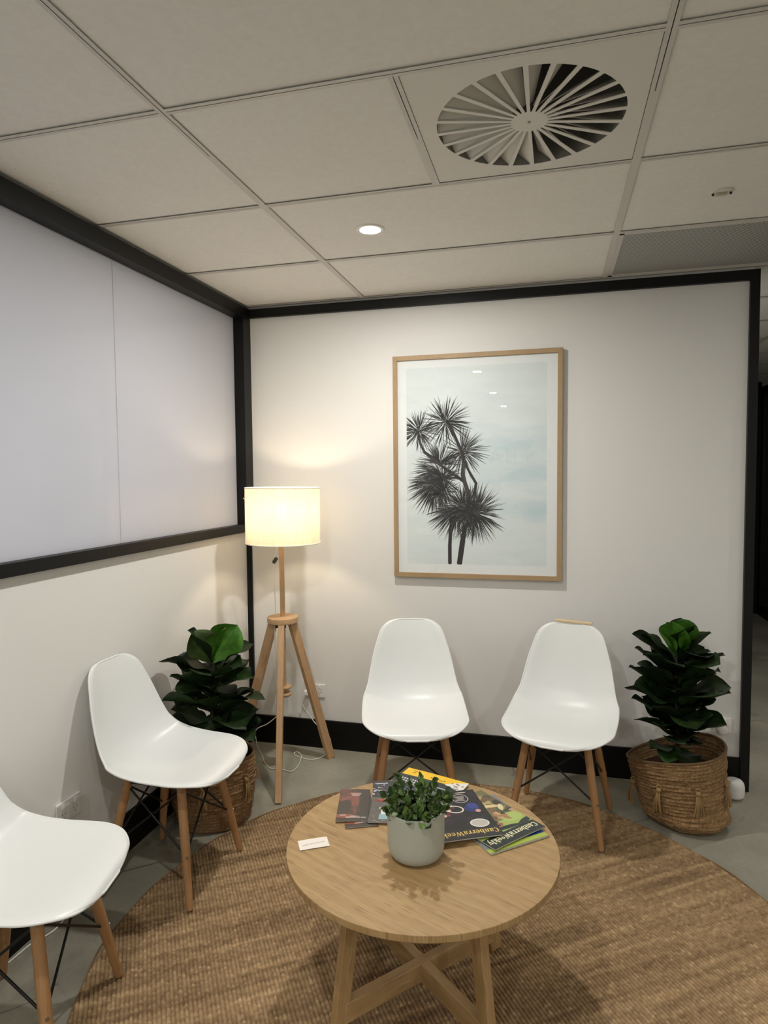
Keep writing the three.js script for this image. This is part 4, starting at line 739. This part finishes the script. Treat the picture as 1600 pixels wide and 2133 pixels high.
// ---------------------------------------------------------------- framed picture
{
  const x0 = 0.856, x1 = 1.703, y0 = 0.972, y1 = 2.112, w = 0.023, d = 0.032;
  const t = thing('framed_picture', 'large framed photo of a dark spiky palm tree in a pale oak frame', 'picture', [(x0 + x1) / 2, (y0 + y1) / 2, 0.0]);
  const hw = (x1 - x0) / 2, hh = (y1 - y0) / 2;
  const side = (sx) => { const s = new THREE.Shape(); s.moveTo(sx * hw, -hh); s.lineTo(sx * hw, hh); s.lineTo(sx * (hw - w), hh - w); s.lineTo(sx * (hw - w), -hh + w); s.closePath(); return s; };
  const cap = (sy) => { const s = new THREE.Shape(); s.moveTo(-hw, sy * hh); s.lineTo(hw, sy * hh); s.lineTo(hw - w, sy * (hh - w)); s.lineTo(-hw + w, sy * (hh - w)); s.closePath(); return s; };
  for (const s of [side(-1), side(1), cap(-1), cap(1)]) { const g = new THREE.ExtrudeGeometry(s, { depth: d - 0.001, bevelEnabled: true, bevelThickness: 0.0008, bevelSize: 0.0006, bevelOffset: -0.0006, bevelSegments: 1 }); const fl = s === null; part('frame_side', g, frameWood, t); }
  const CW = 1024, CH = 1400, [c, g] = canvas(CW, CH);
  g.fillStyle = '#dfe3e2'; g.fillRect(0, 0, CW, CH);
  const X = (u) => u * CW, Y = (v) => v * CH; // fractions of the sheet
  const P0 = [0.062, 0.040], P1 = [0.935, 0.955];
  g.save(); g.beginPath(); g.rect(X(P0[0]), Y(P0[1]), X(P1[0] - P0[0]), Y(P1[1] - P0[1])); g.clip();
  g.fillStyle = '#d3dbda'; g.fillRect(0, 0, CW, CH);
  g.globalAlpha = 0.055; // soft cloud wash of the print
  for (let k = 0; k < 260; k++) { const cx = rr(0, 1), cy = rr(0, 1); const blue = cx > 0.5 && cy > 0.33 && cy < 0.78; blob(g, X(cx), Y(cy), rr(50, 200), rr(14, 60), rr(-0.2, 0.2), blue ? '#93bccb' : k % 3 ? '#e4e7e4' : '#b4c3c8'); }
  g.globalAlpha = 1;
  // tree: measured on the sheet in units where the tree's own picture crop is 1197 by 2133
  const q = (a, b) => [X((a - 0) / 1197 * 0.690 + 0.022), Y((b - 0) / 2133 * 0.913 + 0.0741)];
  const limb = (pts, w0, w1, fill) => { for (let i = 0; i + 1 < pts.length; i++) { const [ax, ay] = q(...pts[i]), [bx_, by] = q(...pts[i + 1]); const f = i / (pts.length - 1); g.strokeStyle = fill; g.lineCap = 'round'; g.lineWidth = lerp(w0, w1, f); g.beginPath(); g.moveTo(ax, ay); g.lineTo(bx_, by); g.stroke(); } };
  const blade = (cx, cy, a, len, w, fill, droop) => { const [x, y] = q(cx, cy), L = len * 0.59; const ex = x + Math.cos(a) * L, ey = y + Math.sin(a) * L + droop * L * 0.35, mx = x + Math.cos(a) * L * 0.5, my = y + Math.sin(a) * L * 0.5; const nx = -Math.sin(a) * w, ny = Math.cos(a) * w; g.fillStyle = fill; g.beginPath(); g.moveTo(x, y); g.quadraticCurveTo(mx + nx, my + ny, ex, ey); g.quadraticCurveTo(mx - nx, my - ny, x, y); g.fill(); };
  const darks = ['#0c0d0f', '#151618', '#08090a', '#1d1d1e', '#121113'];
  const head = (cx, cy, r, n, a0 = 0, a1 = PI * 2, squash = 0.2) => {
    for (let k = 0; k < n; k++) { const a = rr(a0, a1); blade(cx + rr(-14, 14), cy + rr(-14, 14), a, r * rr(0.62, 1.12), rr(2.6, 5.2), darks[k % 5], squash * Math.abs(Math.cos(a))); }
    for (let k = 0; k < n * 0.34; k++) { const a = rr(a0, a1), s = rr(0.15, 0.5) * r; blade(cx + Math.cos(a) * s, cy + Math.sin(a) * s, a + rr(-0.1, 0.1), r * rr(0.25, 0.5), rr(0.8, 1.6), k % 3 ? '#8d9190' : '#d6d9d6', squash * 0.5); }
  };
  limb([[548, 2040], [548, 1850], [560, 1650], [600, 1450]], 24, 22, '#221c1f'); limb([[655, 2040], [690, 1800], [740, 1500], [760, 1300]], 34, 24, '#231d1f');
  limb([[760, 1300], [720, 1180], [690, 1080], [700, 960], [690, 850], [640, 740], [570, 580], [520, 500]], 26, 16, '#2b2528');
  limb([[700, 1150], [600, 1080], [470, 990], [360, 910], [270, 830], [225, 740], [200, 610]], 20, 15, '#2a2427');
  limb([[790, 1480], [820, 1300], [838, 1175], [770, 1060], [710, 940]], 20, 14, '#252224');
  head(205, 600, 265, 95); head(505, 510, 290, 110); head(690, 830, 285, 95);
  head(440, 960, 270, 80, -PI, 0); head(430, 1040, 310, 130, PI * 0.40, PI * 1.2, 0.5); head(400, 1180, 330, 160, PI * 0.35, PI * 1.15, 0.6); head(470, 1120, 240, 120); head(480, 1260, 220, 90);
  head(640, 1440, 345, 180, 0.3, PI * 1.05, 0.4); head(830, 1490, 335, 160, -PI * 0.6, PI * 0.75, 0.2); head(700, 1430, 260, 140); head(760, 1480, 230, 90);
  limb([[740, 1250], [700, 1080], [705, 960]], 20, 16, '#3a3335'); limb([[470, 990], [340, 890]], 16, 12, '#363033'); limb([[655, 2040], [690, 1800]], 32, 30, '#231d1f');
  g.restore();
  part('print', new THREE.PlaneGeometry(2 * (hw - w) + 0.006, 2 * (hh - w) + 0.006).translate(0, 0, 0.0215), std({ map: canvasTex(c), roughness: 0.75 }), t, 'pale print with a dark tree');
  part('backing', bx(-hw + 0.012, -hh + 0.012, 0.001, hw - 0.012, hh - 0.012, 0.02), std({ color: 0x8c7a5e, roughness: 0.8 }), t);
  part('glass', new THREE.PlaneGeometry(2 * (hw - w) + 0.004, 2 * (hh - w) + 0.004).translate(0, 0, 0.0255), phys({ color: 0xffffff, roughness: 0.0, transmission: 1, thickness: 0, ior: 1.5 }), t, 'clear glass');
}
// ---------------------------------------------------------------- lettering on the rear wall, seen mirrored in the picture glass
{
  const font = await new FontLoader().loadAsync('fonts/droid/droid_sans_regular.typeface.json');
  const t = thing('wall_lettering', 'thin grey capital letters on the wall behind the viewer', 'sign', [1.66, 1.66, ZB - 0.001], PI);
  [...'LSHA'].forEach((ch, k) => part('letter', new TextGeometry(ch, { font, size: 0.20, depth: 0.012, curveSegments: 6, bevelEnabled: false }).translate(k * 0.24, 0, 0), std({ color: 0x1c2022, roughness: 0.5 }), t));
}
renderer.render(scene, camera);
